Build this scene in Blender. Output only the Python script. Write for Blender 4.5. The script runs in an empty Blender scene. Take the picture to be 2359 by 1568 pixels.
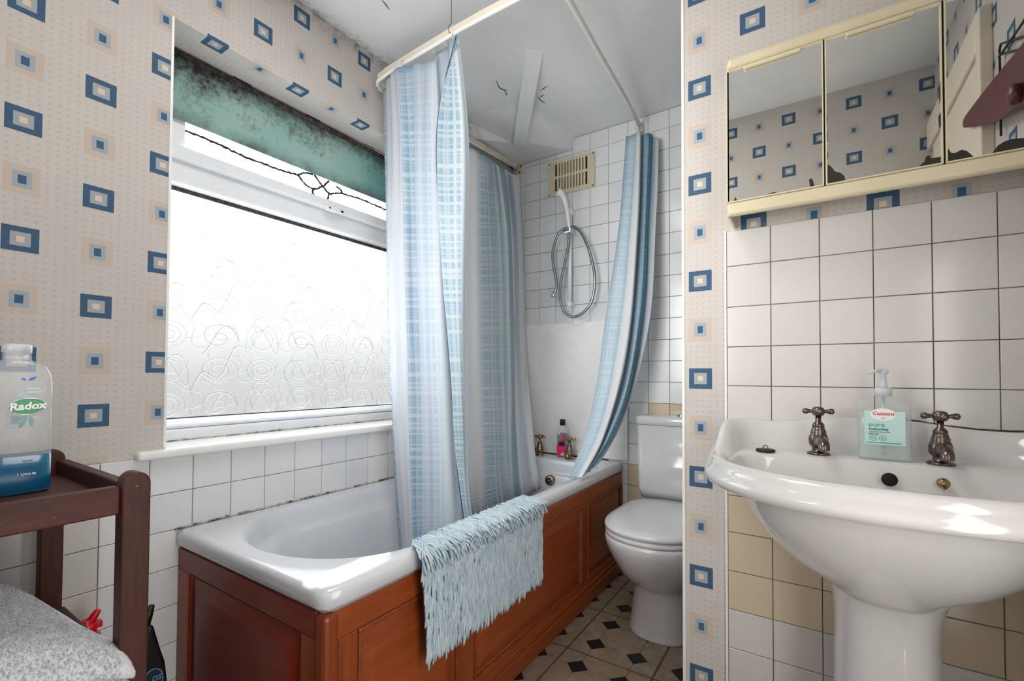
import bpy, bmesh, math, random
from math import sin, cos, pi, radians, atan2, sqrt, floor
from mathutils import Vector, Matrix, Euler
random.seed(7)
S = bpy.context.scene
COL = S.collection

# ------------------------------------------------------------------ camera
cd = bpy.data.cameras.new('camera'); cam = bpy.data.objects.new('camera', cd); COL.objects.link(cam)
cd.sensor_width = 36; cd.lens = 36*1064.53/2359; cd.clip_start = 0.01; cd.clip_end = 200
cd.shift_x = 0.0; cd.shift_y = (842.2-784)/2359
yaw, pit, rol = 0.580806, 0.021063, 0.0049924
cy_, sy_ = cos(yaw), sin(yaw)
fw = Vector((-sy_*cos(pit), cy_*cos(pit), sin(pit)))
r0 = Vector((cy_, sy_, 0)); u0 = r0.cross(fw)
R_ = r0*cos(rol)+u0*sin(rol); U_ = -r0*sin(rol)+u0*cos(rol)
M = Matrix((R_, U_, -fw)).transposed().to_4x4(); M.translation = Vector((1.531, 0, 1.007))
cam.matrix_world = M
S.camera = cam

# ------------------------------------------------------------------ world and lights
W = bpy.data.worlds.new('sky'); S.world = W; W.use_nodes = True
nt = W.node_tree; nt.nodes.clear()
wo = nt.nodes.new('ShaderNodeOutputWorld'); bg = nt.nodes.new('ShaderNodeBackground')
tc = nt.nodes.new('ShaderNodeTexCoord'); sx = nt.nodes.new('ShaderNodeSeparateXYZ'); rp = nt.nodes.new('ShaderNodeValToRGB')
mr = nt.nodes.new('ShaderNodeMapRange')
nt.links.new(tc.outputs['Generated'], sx.inputs[0]); nt.links.new(sx.outputs['Z'], mr.inputs['Value'])
mr.inputs['From Min'].default_value = -0.3; mr.inputs['From Max'].default_value = 0.3
nt.links.new(mr.outputs[0], rp.inputs[0]); nt.links.new(rp.outputs[0], bg.inputs[0]); nt.links.new(bg.outputs[0], wo.inputs[0])
el = rp.color_ramp.elements
el[0].position = 0.30; el[0].color = (0.115, 0.116, 0.112, 1)
el[1].position = 1.0; el[1].color = (0.96, 0.98, 1.0, 1)
for q, v in ((0.50, .19), (0.60, .29), (0.70, .46)):
    e = el.new(q); e.color = (v*.98, v*.99, v, 1)
bg.inputs['Strength'].default_value = 2.6

def area(name, loc, rot, sx_, sy2, power, col=(1, 1, 1), spread=180):
    l = bpy.data.lights.new(name, 'AREA'); l.shape = 'RECTANGLE'; l.size = sx_; l.size_y = sy2
    l.energy = power; l.color = col; l.spread = radians(spread)
    o = bpy.data.objects.new(name, l); COL.objects.link(o); o.location = loc; o.rotation_euler = rot
    return o
# area lamps added inside the reveal, standing in for window daylight
area('window_daylight', (-0.132, 0.96, 1.32), (0, radians(-104), 0), 0.78, 0.72, 3.2, (0.92, 0.97, 1.0))
area('soffit_fill', (-0.068, 1.14, 0.84), (radians(180), 0, 0), 0.10, 1.08, 1.3, (0.92, 0.97, 1.0))  # added upward lamp that brightens the window soffit
# unseen fill lamps added at the ceiling, right-hand wall and behind the camera
area('ceiling_fill', (0.82, 0.64, 2.32), (0, 0, 0), 0.60, 0.60, 8.0, (1.0, 0.96, 0.91))
area('side_fill', (1.93, 0.36, 0.80), (0, radians(90), 0), 1.3, 0.55, 9.5, (1.0, 0.97, 0.94))
area('rear_fill', (0.72, -0.045, 1.45), (radians(93), 0, radians(-2)), 0.7, 1.0, 7.2, (1.0, 0.985, 0.97), 85)
sl = bpy.data.lights.new('sun', 'SUN'); sl.energy = 11.0; sl.angle = radians(0.6); sl.color = (1.0, 0.97, 0.92)
so = bpy.data.objects.new('sun', sl); COL.objects.link(so)
so.rotation_euler = Vector((1.0, -0.85, -1.54)).to_track_quat('-Z', 'Y').to_euler()
S.view_settings.view_transform = 'Standard'; S.view_settings.look = 'None'
S.view_settings.gamma = 1.0; S.view_settings.exposure = 0.10
S.view_settings.use_curve_mapping = False

# ------------------------------------------------------------------ materials
def lin(c):
    return tuple(((v/255)/12.92 if v/255 <= .04045 else ((v/255+.055)/1.055)**2.4) for v in c)
class G:
    """tiny node-graph builder; values are sockets or floats"""
    def __init__(s, name):
        s.m = bpy.data.materials.new(name); s.m.use_nodes = True; s.t = s.m.node_tree; s.t.nodes.clear()
        s.out = s.n('ShaderNodeOutputMaterial')
    def n(s, ty, **k):
        x = s.t.nodes.new(ty)
        for a, b in k.items(): setattr(x, a, b)
        return x
    def put(s, sock, v):
        if v is None: return
        if hasattr(v, 'is_output'): s.t.links.new(v, sock)
        else:
            if hasattr(sock.default_value, '__len__') and len(sock.default_value) == 4 and len(v) == 3: v = (*v, 1)
            sock.default_value = v
    def m1(s, op, a, b=None, c=None, clamp=False):
        x = s.n('ShaderNodeMath', operation=op); x.use_clamp = clamp
        for i, v in enumerate((a, b, c)): s.put(x.inputs[i], v) if v is not None else None
        return x.outputs[0]
    def mix(s, f, a, b):
        x = s.n('ShaderNodeMix', data_type='RGBA'); s.put(x.inputs[0], f); s.put(x.inputs[6], a); s.put(x.inputs[7], b)
        return x.outputs[2]
    def ramp(s, v, lo, hi):
        x = s.n('ShaderNodeMapRange'); x.clamp = True
        s.put(x.inputs[0], v); s.put(x.inputs[1], lo); s.put(x.inputs[2], hi); return x.outputs[0]
    def noise(s, scale, detail=3, vec=None, rough=.5, dim='3D', w=None, dist=0.0):
        x = s.n('ShaderNodeTexNoise', noise_dimensions=dim)
        x.inputs['Scale'].default_value = scale; x.inputs['Detail'].default_value = detail; x.inputs['Roughness'].default_value = rough
        x.inputs['Distortion'].default_value = dist
        if vec is not None: s.t.links.new(vec, x.inputs['Vector'])
        if w is not None: s.put(x.inputs['W'], w)
        return x.outputs[0]
    def obj(s): return s.n('ShaderNodeTexCoord').outputs['Object']
    def uv(s): return s.n('ShaderNodeTexCoord').outputs['UV']
    def pos(s): return s.n('ShaderNodeNewGeometry').outputs['Position']
    def xyz(s, v):
        x = s.n('ShaderNodeSeparateXYZ'); s.t.links.new(v, x.inputs[0]); return x.outputs
    def scale(s, v, k):
        x = s.n('ShaderNodeMapping'); s.t.links.new(v, x.inputs[0]); x.inputs['Scale'].default_value = k; return x.outputs[0]
    def rand(s): return s.n('ShaderNodeObjectInfo').outputs['Random']
    def bump(s, h, strength=.3, dist=.002):
        x = s.n('ShaderNodeBump'); x.inputs['Strength'].default_value = strength; x.inputs['Distance'].default_value = dist
        s.t.links.new(h, x.inputs['Height']); return x.outputs[0]
    def pr(s, col, rough=.5, metal=0.0, normal=None, spec=.5, coat=0.0, **k):
        x = s.n('ShaderNodeBsdfPrincipled'); s.put(x.inputs['Base Color'], col); s.put(x.inputs['Roughness'], rough)
        s.put(x.inputs['Metallic'], metal); s.put(x.inputs['Specular IOR Level'], spec); s.put(x.inputs['Coat Weight'], coat)
        if normal is not None: s.t.links.new(normal, x.inputs['Normal'])
        for a, b in k.items(): s.put(x.inputs[a], b)
        return x.outputs[0]
    def sh(s, ty, **k):
        x = s.n(ty)
        for a, b in k.items(): s.put(x.inputs[a], b)
        return x.outputs[0]
    def mixs(s, f, a, b):
        x = s.n('ShaderNodeMixShader'); s.put(x.inputs[0], f); s.t.links.new(a, x.inputs[1]); s.t.links.new(b, x.inputs[2]); return x.outputs[0]
    def done(s, shader):
        s.t.links.new(shader, s.out.inputs[0]); return s.m

def plain(name, c, rough=.5, metal=0.0, var=.06, nscale=30, bump=0.0, coat=0.0, spec=.5):
    g = G(name); n = g.noise(nscale, 4, g.obj()); c = lin(c)
    col = g.mix(g.ramp(n, .3, .7), tuple(v*(1-var) for v in c), tuple(min(1, v*(1+var)) for v in c))
    nr = g.bump(n, bump, .002) if bump else None
    return g.done(g.pr(col, rough, metal, nr, spec, coat))

def wallpaper():
    g = G('patterned_wallpaper'); o = g.xyz(g.uv()); m = g.m1
    pu, pv = o[0], o[1]
    iu, iv = m('FLOOR', pu), m('FLOOR', pv)
    fu = m('MULTIPLY', m('SUBTRACT', m('SUBTRACT', pu, iu), .5), .137)
    fv = m('MULTIPLY', m('SUBTRACT', m('SUBTRACT', pv, iv), .5), .1387)
    au, av = m('ABSOLUTE', fu), m('ABSOLUTE', fv)
    def rect(a, b): return m('MULTIPLY', m('LESS_THAN', au, a), m('LESS_THAN', av, b))
    par = m('PINGPONG', m('ADD', iu, iv), 1.0)       # 0 = large square, 1 = small square
    p = g.pos(); n1 = g.noise(2.2, 4, p); n2 = g.noise(60, 3, p)
    base = g.mix(g.ramp(n1, .3, .7), lin((194, 189, 185)), lin((203, 197, 192)))
    base = g.mix(m('MULTIPLY', g.ramp(n2, .35, .75), .12), base, lin((190, 180, 172)))
    # rows of small printed dots
    du = m('SUBTRACT', m('FRACT', m('MULTIPLY', pu, 8.0)), .5); dv = m('SUBTRACT', m('FRACT', m('MULTIPLY', pv, 9.0)), .5)
    d2 = m('ADD', m('MULTIPLY', du, du), m('MULTIPLY', dv, dv))
    dot = m('SUBTRACT', 1.0, g.ramp(d2, .015, .06))
    base = g.mix(m('MULTIPLY', dot, .34), base, lin((168, 162, 159)))
    def layers(lst, b):
        c = b
        for (a, bb, col) in lst: c = g.mix(rect(a, bb), c, lin(col))
        return c
    big = layers([(.0310, .0290, (64, 92, 120)), (.0170, .0160, (160, 167, 172)), (.0070, .0070, (214, 199, 182))], base)
    small = layers([(.0310, .0340, (196, 183, 171)), (.0165, .0195, (160, 171, 180)), (.0072, .0100, (66, 94, 124))], base)
    col = g.mix(par, big, small)
    st = g.noise(9, 5, p, .65)
    col = g.mix(m('MULTIPLY', g.ramp(st, .60, .80), .18), col, lin((150, 140, 130)))
    # damp mould where wall meets ceiling over the window
    z = g.xyz(p)
    md = m('MULTIPLY', g.ramp(z[2], 2.285, 2.345), g.ramp(g.noise(26, 5, p, .7), .42, .66))
    md = m('MULTIPLY', md, m('LESS_THAN', z[0], .05))
    col = g.mix(m('MULTIPLY', md, .85), col, lin((72, 62, 56)))
    h = m('ADD', m('MULTIPLY', dot, .6), m('MULTIPLY', n2, .5))
    return g.done(g.pr(col, .75, 0.0, g.bump(h, .35, .0012), .25))

def tile_mat(name, c1, c2, rough=.16, spec=.5):
    g = G(name); r = g.rand(); p = g.pos()
    col = g.mix(r, lin(c1), lin(c2)); n = g.noise(7, 4, p)
    col = g.mix(g.m1('MULTIPLY', g.ramp(n, .5, .8), .15), col, lin(tuple(v*.9 for v in c1)))
    nb = g.noise(14, 2, p)
    return g.done(g.pr(col, rough, 0.0, g.bump(nb, .12, .002), spec))

def wood(name, dark, mid, lite, stretch=(1, 1, 1), rough=.35, coat=.3, wear=None, sc=9):
    g = G(name); o = g.obj(); v = g.scale(o, stretch)
    n = g.noise(sc, 6, v, .6, dist=.6); n2 = g.noise(sc*6, 4, v, .7); n3 = g.noise(3, 2, o)
    col = g.mix(g.ramp(n, .32, .68), lin(dark), lin(mid))
    col = g.mix(g.m1('MULTIPLY', g.ramp(n2, .5, .8), .5), col, lin(lite))
    col = g.mix(g.m1('MULTIPLY', g.ramp(n3, .45, .7), .35), col, lin(dark))
    if wear:
        e = g.n('ShaderNodeNewGeometry').outputs['Pointiness']
        w = g.m1('MULTIPLY', g.ramp(e, .60, .72), g.ramp(g.noise(45, 4, o, .7), .5, .62))
        spk = g.ramp(g.noise(160, 2, o), .735, .77)
        col = g.mix(g.m1('MAXIMUM', w, g.m1('MULTIPLY', spk, .6)), col, lin(wear))
    h = g.m1('ADD', n, g.m1('MULTIPLY', n2, .5))
    return g.done(g.pr(col, g.ramp(n2, -1.0, 2.6) if False else rough, 0.0, g.bump(h, .12, .0015), .5, coat))

def curtain_mat(name, strips, width, stain=False, fine=1.0):
    """strips: (u 0..1, thread colour, plaid amount 0..1, plain tint); uv.x runs over the cloth, width is its metres"""
    g = G(name); o = g.xyz(g.uv()); m = g.m1; u0, v = o[0], o[1]; u = m('MULTIPLY', u0, width)
    def ramp(k):
        x = g.n('ShaderNodeValToRGB'); r = x.color_ramp; r.elements.remove(r.elements[1])
        for i, st in enumerate(strips):
            e = r.elements[0] if i == 0 else r.elements.new(st[0])
            e.position = st[0]; val = st[k]; e.color = (*lin(val), 1) if isinstance(val, tuple) else (val, val, val, 1)
        g.put(x.inputs[0], u0); return x.outputs[0]
    amount = ramp(2); thread = ramp(1); plain_c = ramp(3)
    fade = g.noise(3.1, 2, None, dim='1D', w=m('ADD', v, m('MULTIPLY', u, .4)))
    def nz(sc, w, a, b): return g.ramp(g.noise(sc*fine, 1, None, dim='1D', w=w), a, b)
    lu, lv = nz(95, u, .40, .52), nz(70, v, .40, .52)
    lu2, lv2 = nz(420, m('ADD', u, 7.0), .38, .52), nz(330, m('ADD', v, 3.0), .40, .52)
    weave = m('MULTIPLY', m('MULTIPLY', lu, lv), m('ADD', .55, m('MULTIPLY', m('MULTIPLY', lu2, lv2), .45)))
    amt = m('MULTIPLY', amount, m('ADD', .22, m('MULTIPLY', weave, .78)))
    amt = m('MULTIPLY', amt, m('ADD', .55, m('MULTIPLY', g.ramp(fade, .25, .6), .45)))
    # woven band along the top hem
    col = g.mix(amt, plain_c, thread)
    top = m('MULTIPLY', g.ramp(v, 1.69, 1.70), m('MULTIPLY', amount, .45)); col = g.mix(top, col, thread)
    if stain:
        p = g.pos(); sn = g.noise(30, 5, p, .7); s2 = g.noise(9, 3, p)
        low = m('SUBTRACT', 1.0, g.ramp(v, .04, .40))
        k = m('MULTIPLY', m('MULTIPLY', low, low), g.ramp(m('ADD', m('MULTIPLY', sn, .6), m('MULTIPLY', s2, .4)), .30, .50))
        hem = m('MULTIPLY', m('SUBTRACT', 1.0, g.ramp(v, .015, .04)), g.ramp(sn, .30, .42))
        k = m('MULTIPLY', m('MAXIMUM', k, hem), .88)
        col = g.mix(m('MULTIPLY', k, g.ramp(weave, -.6, .5)), col, lin((74, 56, 60)))
    a = g.pr(col, .62, 0.0, g.bump(weave, .15, .0008), .25); b = g.sh('ShaderNodeBsdfTranslucent', Color=col)
    return g.done(g.mixs(.28, a, b))

def clear_plastic(name, tint, body, fac, rough=.08):
    """transparent plastic or liquid: mostly see-through with a little body colour and a gloss"""
    g = G(name)
    t = g.sh('ShaderNodeBsdfTransparent', Color=lin(tint)); d = g.pr(lin(body), .3, 0.0, None, .5)
    fr = g.n('ShaderNodeLayerWeight'); fr.inputs[0].default_value = .35
    gl = g.sh('ShaderNodeBsdfGlossy', Color=(1, 1, 1), Roughness=rough)
    a = g.mixs(fac, t, d)
    return g.done(g.mixs(g.m1('MULTIPLY', fr.outputs['Facing'], .20), a, gl))

def glass_mat(name, tl, rough):
    g = G(name)
    if rough: t = g.sh('ShaderNodeBsdfRefraction', Color=(.98, .985, .99), Roughness=rough, IOR=1.12)
    else: t = g.sh('ShaderNodeBsdfTransparent', Color=(1, 1, 1))
    d = g.sh('ShaderNodeBsdfTranslucent', Color=(.9, .93, .94)); gl = g.sh('ShaderNodeBsdfGlossy', Color=(1, 1, 1), Roughness=.03)
    return g.done(g.mixs(.03, g.mixs(tl, t, d), gl))

MT = {}
MT['paper'] = wallpaper()
MT['tile_white'] = tile_mat('white_glazed_tile', (216, 213, 209), (208, 206, 203))
MT['tile_cool'] = tile_mat('cool_white_glazed_tile', (218, 221, 224), (228, 230, 231))
MT['tile_beige'] = tile_mat('beige_glazed_tile', (208, 193, 168), (198, 184, 160))
MT['tile_grey'] = tile_mat('grey_white_glazed_tile', (202, 198, 196), (210, 207, 205))
MT['grout'] = plain('dark_grout', (118, 104, 94), .95, var=.3, nscale=20)
MT['white_paint'] = plain('white_gloss_paint', (236, 236, 234), .32, var=.03)
MT['upvc'] = plain('white_window_plastic', (232, 236, 240), .3, var=.02)
MT['acrylic'] = plain('white_bath_acrylic', (212, 216, 221), .16, var=.012, coat=.4)
MT['ceramic'] = plain('white_ceramic', (214, 213, 212), .10, var=.012, coat=.5)
MT['toilet'] = plain('white_toilet_ceramic', (206, 208, 210), .12, var=.012, coat=.5)
MT['seat'] = plain('white_seat_plastic', (214, 216, 218), .22, var=.01)
MT['chrome'] = plain('chrome', (205, 210, 214), .16, 1.0, var=.05)
MT['hose'] = plain('steel_hose', (150, 158, 164), .3, 1.0, var=.05)
MT['tarnish'] = plain('tarnished_brass_chrome', (112, 100, 95), .26, 1.0, var=.35, nscale=60)
MT['brass'] = plain('old_brass', (150, 130, 100), .33, 1.0, var=.35, nscale=60)
MT['dark_metal'] = plain('dark_oxidised_metal', (62, 54, 50), .4, .9, var=.3)
MT['black'] = plain('black', (16, 15, 16), .45, var=.1)
MT['hole'] = plain('dark_hole', (10, 9, 9), .8)
MT['cream'] = plain('cream_plastic', (210, 200, 170), .35, var=.06, nscale=8)
MT['cream_rail'] = plain('cream_rail_plastic', (226, 216, 200), .45, var=.03)
MT['white_rail'] = plain('white_rail_plastic', (236, 237, 236), .35, var=.02)
MT['mahogany'] = wood('red_mahogany_panel', (132, 58, 22), (160, 78, 30), (178, 94, 42), (1, .13, 1), .42, .12, (168, 110, 76))
MT['mahogany_v'] = wood('red_mahogany_stile', (126, 54, 21), (154, 74, 29), (174, 92, 42), (1, 1, .13), .42, .12, (168, 110, 76))
MT['mahogany_worn'] = wood('worn_mahogany_moulding', (116, 50, 22), (146, 72, 32), (196, 134, 92), (1, 1, 1), .42, .1, None, 14)
MT['mahogany_x'] = wood('red_mahogany_end', (112, 36, 20), (140, 48, 26), (156, 64, 34), (.13, 1, 1), .42, .12, (168, 110, 76))
MT['darkwood'] = wood('dark_stained_wood', (46, 18, 12), (80, 34, 23), (106, 52, 35), (1, .16, 1), .60, .0, (176, 136, 104), 16)
MT['darkwood_v'] = wood('dark_stained_wood_upright', (50, 20, 13), (84, 36, 24), (108, 54, 36), (1, 1, .12), .60, .0, (176, 136, 104), 16)
MT['darkwood_x'] = wood('dark_stained_wood_cross', (40, 17, 12), (70, 31, 22), (92, 46, 32), (.16, 1, 1), .60, .0, (176, 136, 104), 16)
WH = (204, 209, 216); PB = (84, 152, 186); PL = (132, 178, 200); DT = (78, 148, 178); GB = (204, 216, 225)
MT['curtain_front'] = curtain_mat('plaid_curtain_front', [(0, PB, .8, WH), (.10, PB, .8, WH), (.125, PB, .0, WH), (.31, PB, .0, WH), (.33, PB, .9, WH), (.50, PB, .8, (206, 214, 224)), (.515, PL, .45, (206, 211, 222)), (.62, PL, .6, (208, 213, 222)), (.70, PL, .2, WH), (.80, PL, .0, (206, 216, 224)), (1, PL, .0, (186, 202, 214))], .55)
MT['curtain_fold'] = curtain_mat('plaid_curtain_fold', [(0, PL, .5, WH), (.10, (104, 156, 180), .95, (202, 207, 211)), (.62, (104, 156, 180), .95, (202, 207, 211)), (.72, PL, .1, (222, 232, 240)), (1, PL, .0, (214, 228, 238))], .11)
WB = (242, 243, 245); PC = (122, 186, 212); PD = (176, 210, 224)  # cloth tones lightened to offset the shade on the far curtains
MT['curtain_back'] = curtain_mat('plaid_curtain_back', [(0, PC, .0, WB), (.13, PC, .0, WB), (.17, PC, .9, WB), (.32, PC, .7, (232, 238, 242)), (.36, PD, .4, (230, 238, 238)), (.49, PD, .35, (224, 236, 237)), (.505, DT, .25, (180, 206, 214)), (.62, DT, .25, (184, 208, 216)), (.66, PD, .0, WB), (.76, PD, .45, (232, 234, 241)), (.86, PD, .45, (232, 234, 241)), (.90, PD, .0, (238, 240, 243)), (1, PD, .0, (238, 240, 243))], .55, True)
MT['curtain_end'] = curtain_mat('plaid_curtain_end', [(0, PC, .25, (230, 237, 242)), (.10, PC, .5, (224, 234, 241)), (.24, PC, .5, (224, 234, 241)), (.29, PD, .0, WB), (.36, PD, .0, WB), (.38, DT, .7, (182, 212, 224)), (.45, DT, .7, (182, 212, 224)), (.48, DT, .1, GB), (.62, DT, .1, GB), (.66, DT, .85, (142, 190, 210)), (.82, DT, .85, (142, 190, 210)), (.87, PD, .1, (214, 220, 226)), (1, PD, .1, (214, 220, 226))], .50)
MT['clear'] = clear_plastic('clear_plastic', (249, 250, 250), (240, 243, 246), .24)
MT['soap_clear'] = clear_plastic('clear_soap_plastic', (250, 252, 252), (236, 240, 239), .07)
MT['soap_liquid'] = clear_plastic('pale_soap', (246, 251, 250), (240, 246, 245), .28)
MT['blue_liquid'] = clear_plastic('blue_bath_soak', (10, 140, 190), (0, 104, 150), .75)
MT['purple_liquid'] = clear_plastic('purple_gel', (120, 40, 110), (116, 44, 112), .7)
MT['frost'] = clear_plastic('frosted_cap_plastic', (235, 238, 240), (226, 230, 233), .65, .2)
MT['pane'] = glass_mat('obscured_glass', .08, .12)
MT['pane_clear'] = glass_mat('clear_glass', .04, 0)
g = G('glass_relief'); MT['relief'] = g.done(g.mixs(.38, g.sh('ShaderNodeBsdfGlass', Color=(.93, .93, .92), Roughness=.10, IOR=1.25), g.sh('ShaderNodeBsdfTransparent', Color=(1, 1, 1))))
g = G('lead'); MT['lead'] = g.done(g.pr((.006, .006, .006), .6))
g = G('mirror_glass'); MT['mirror'] = g.done(g.pr((.93, .93, .90), .015, 1.0))
MT['silver_rot'] = plain('blackened_silvering', (44, 40, 36), .35, var=.1)
MT['maroon'] = plain('maroon_plastic', (84, 22, 30), .4, var=.2, nscale=50)
MT['green'] = plain('label_green', (0, 140, 86), .3, var=.1)
MT['white'] = plain('label_white', (240, 240, 238), .4, var=.01)
MT['bluelabel'] = plain('label_blue', (28, 108, 200), .4)
MT['leaf'] = plain('label_leaf', (96, 158, 156), .4, var=.2)
MT['paleblue'] = plain('label_pale_blue', (178, 205, 216), .4, var=.03)
MT['aqua'] = clear_plastic('aqua_label', (236, 250, 248), (204, 238, 233), .85)
MT['teal'] = plain('label_teal', (40, 160, 170), .4)
MT['tealdark'] = plain('label_dark_teal', (70, 130, 136), .4)
MT['redtext'] = plain('label_red', (200, 40, 60), .4)
MT['pink'] = plain('label_pink', (226, 36, 110), .4)
MT['red'] = plain('red_plastic', (206, 22, 36), .35)
MT['navy'] = plain('label_navy', (28, 52, 78), .4, var=.2)
MT['greyblue'] = plain('label_greyblue', (130, 160, 176), .4)

g = G('textured_ceiling'); p = g.pos(); z = g.xyz(p)
n = g.noise(70, 4, p, .7); n1 = g.noise(3, 3, p)
c = g.mix(g.ramp(n1, .3, .7), lin((224, 227, 229)), lin((232, 234, 234)))
edge = g.m1('SUBTRACT', 1.0, g.ramp(z[0], .0, .05)); edge = g.m1('MULTIPLY', edge, g.ramp(z[1], .7, 1.0))
md = g.m1('MULTIPLY', edge, g.ramp(g.noise(38, 5, p, .75), .46, .62))
sp = g.m1('MULTIPLY', g.ramp(g.noise(110, 2, p), .66, .72), g.ramp(g.noise(5, 2, p), .45, .62))
c = g.mix(g.m1('MULTIPLY', g.m1('MAXIMUM', md, g.m1('MULTIPLY', sp, .35)), .55), c, lin((120, 116, 114)))
MT['ceiling'] = g.done(g.pr(c, .8, 0.0, g.bump(n, .4, .003), .2))

g = G('mouldy_green_blind'); o = g.obj(); z = g.xyz(o)
n = g.noise(9, 6, o, .7); n2 = g.noise(60, 4, o, .7); n3 = g.noise(3.5, 3, o)
up = g.ramp(z[2], 1.83, 2.03); lft = g.m1('SUBTRACT', 1.0, g.ramp(z[1], .60, 1.05))
k = g.m1('ADD', g.m1('MULTIPLY', n, .55), g.m1('MULTIPLY', n2, .35)); k = g.m1('ADD', k, g.m1('MULTIPLY', up, .20)); k = g.m1('ADD', k, g.m1('MULTIPLY', lft, .07))
msk = g.ramp(k, .535, .72)
c = g.mix(g.ramp(n3, .35, .65), lin((182, 208, 203)), lin((164, 200, 195)))
c = g.mix(g.m1('MULTIPLY', g.ramp(z[1], 1.15, 1.50), .75), c, lin((96, 172, 168)))
c = g.mix(g.m1('MULTIPLY', msk, .92), c, lin((66, 50, 47)))
c = g.mix(g.m1('MULTIPLY', g.m1('SUBTRACT', 1.0, g.ramp(z[2], 1.812, 1.862)), g.ramp(n, .35, .6)), c, lin((112, 128, 122)))
a = g.pr(c, .85, 0.0, None, .1); b = g.sh('ShaderNodeBsdfTranslucent', Color=c)
MT['blind'] = g.done(g.mixs(.30, a, b))

g = G('vinyl_floor'); p = g.pos(); r = g.rand(); n = g.noise(24, 5, p, .65); n2 = g.noise(5, 3, p)
c = g.mix(g.ramp(n, .3, .7), lin((120, 106, 90)), lin((158, 144, 126)))
c = g.mix(g.m1('MULTIPLY', r, .35), c, lin((138, 122, 104)))
c = g.mix(g.m1('MULTIPLY', g.ramp(n2, .5, .75), .3), c, lin((108, 94, 80)))
MT['vinyl'] = g.done(g.pr(c, .38, 0.0, g.bump(n, .1, .001), .4))
MT['vinyl_dark'] = plain('vinyl_black', (24, 23, 30), .38, var=.2)
MT['vinyl_line'] = plain('vinyl_grout', (82, 70, 60), .6, var=.2)

g = G('chenille_pile'); r = g.n('ShaderNodeAttribute'); r.attribute_name = 'tint'
c = g.mix(r.outputs['Fac'], lin((152, 180, 195)), lin((212, 223, 229)))
MT['pile'] = g.done(g.pr(c, .85, 0.0, None, .1))
MT['mat_base'] = plain('mat_backing', (70, 94, 108), .9)  # backing darkened to stand for shade between the tufts
g = G('grey_terry'); o = g.obj(); n = g.noise(190, 3, o, .7); n2 = g.noise(26, 3, o, .6)
c = g.mix(g.ramp(n, .3, .7), lin((218, 219, 223)), lin((236, 237, 240)))
MT['towel'] = g.done(g.pr(c, .95, 0.0, g.bump(g.m1('ADD', n, n2), .9, .006), .05))
g = G('mouldy_sealant'); p = g.pos(); n = g.noise(40, 5, p, .7)
c = g.mix(g.ramp(n, .45, .6), lin((206, 202, 196)), lin((70, 52, 44)))
MT['sealant'] = g.done(g.pr(c, .6))
g = G('mouldy_gasket'); p = g.pos(); n = g.noise(50, 4, p, .7)
c = g.mix(g.ramp(n, .4, .6), lin((30, 24, 24)), lin((84, 70, 66)))
MT['gasket'] = g.done(g.pr(c, .7))

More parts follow.
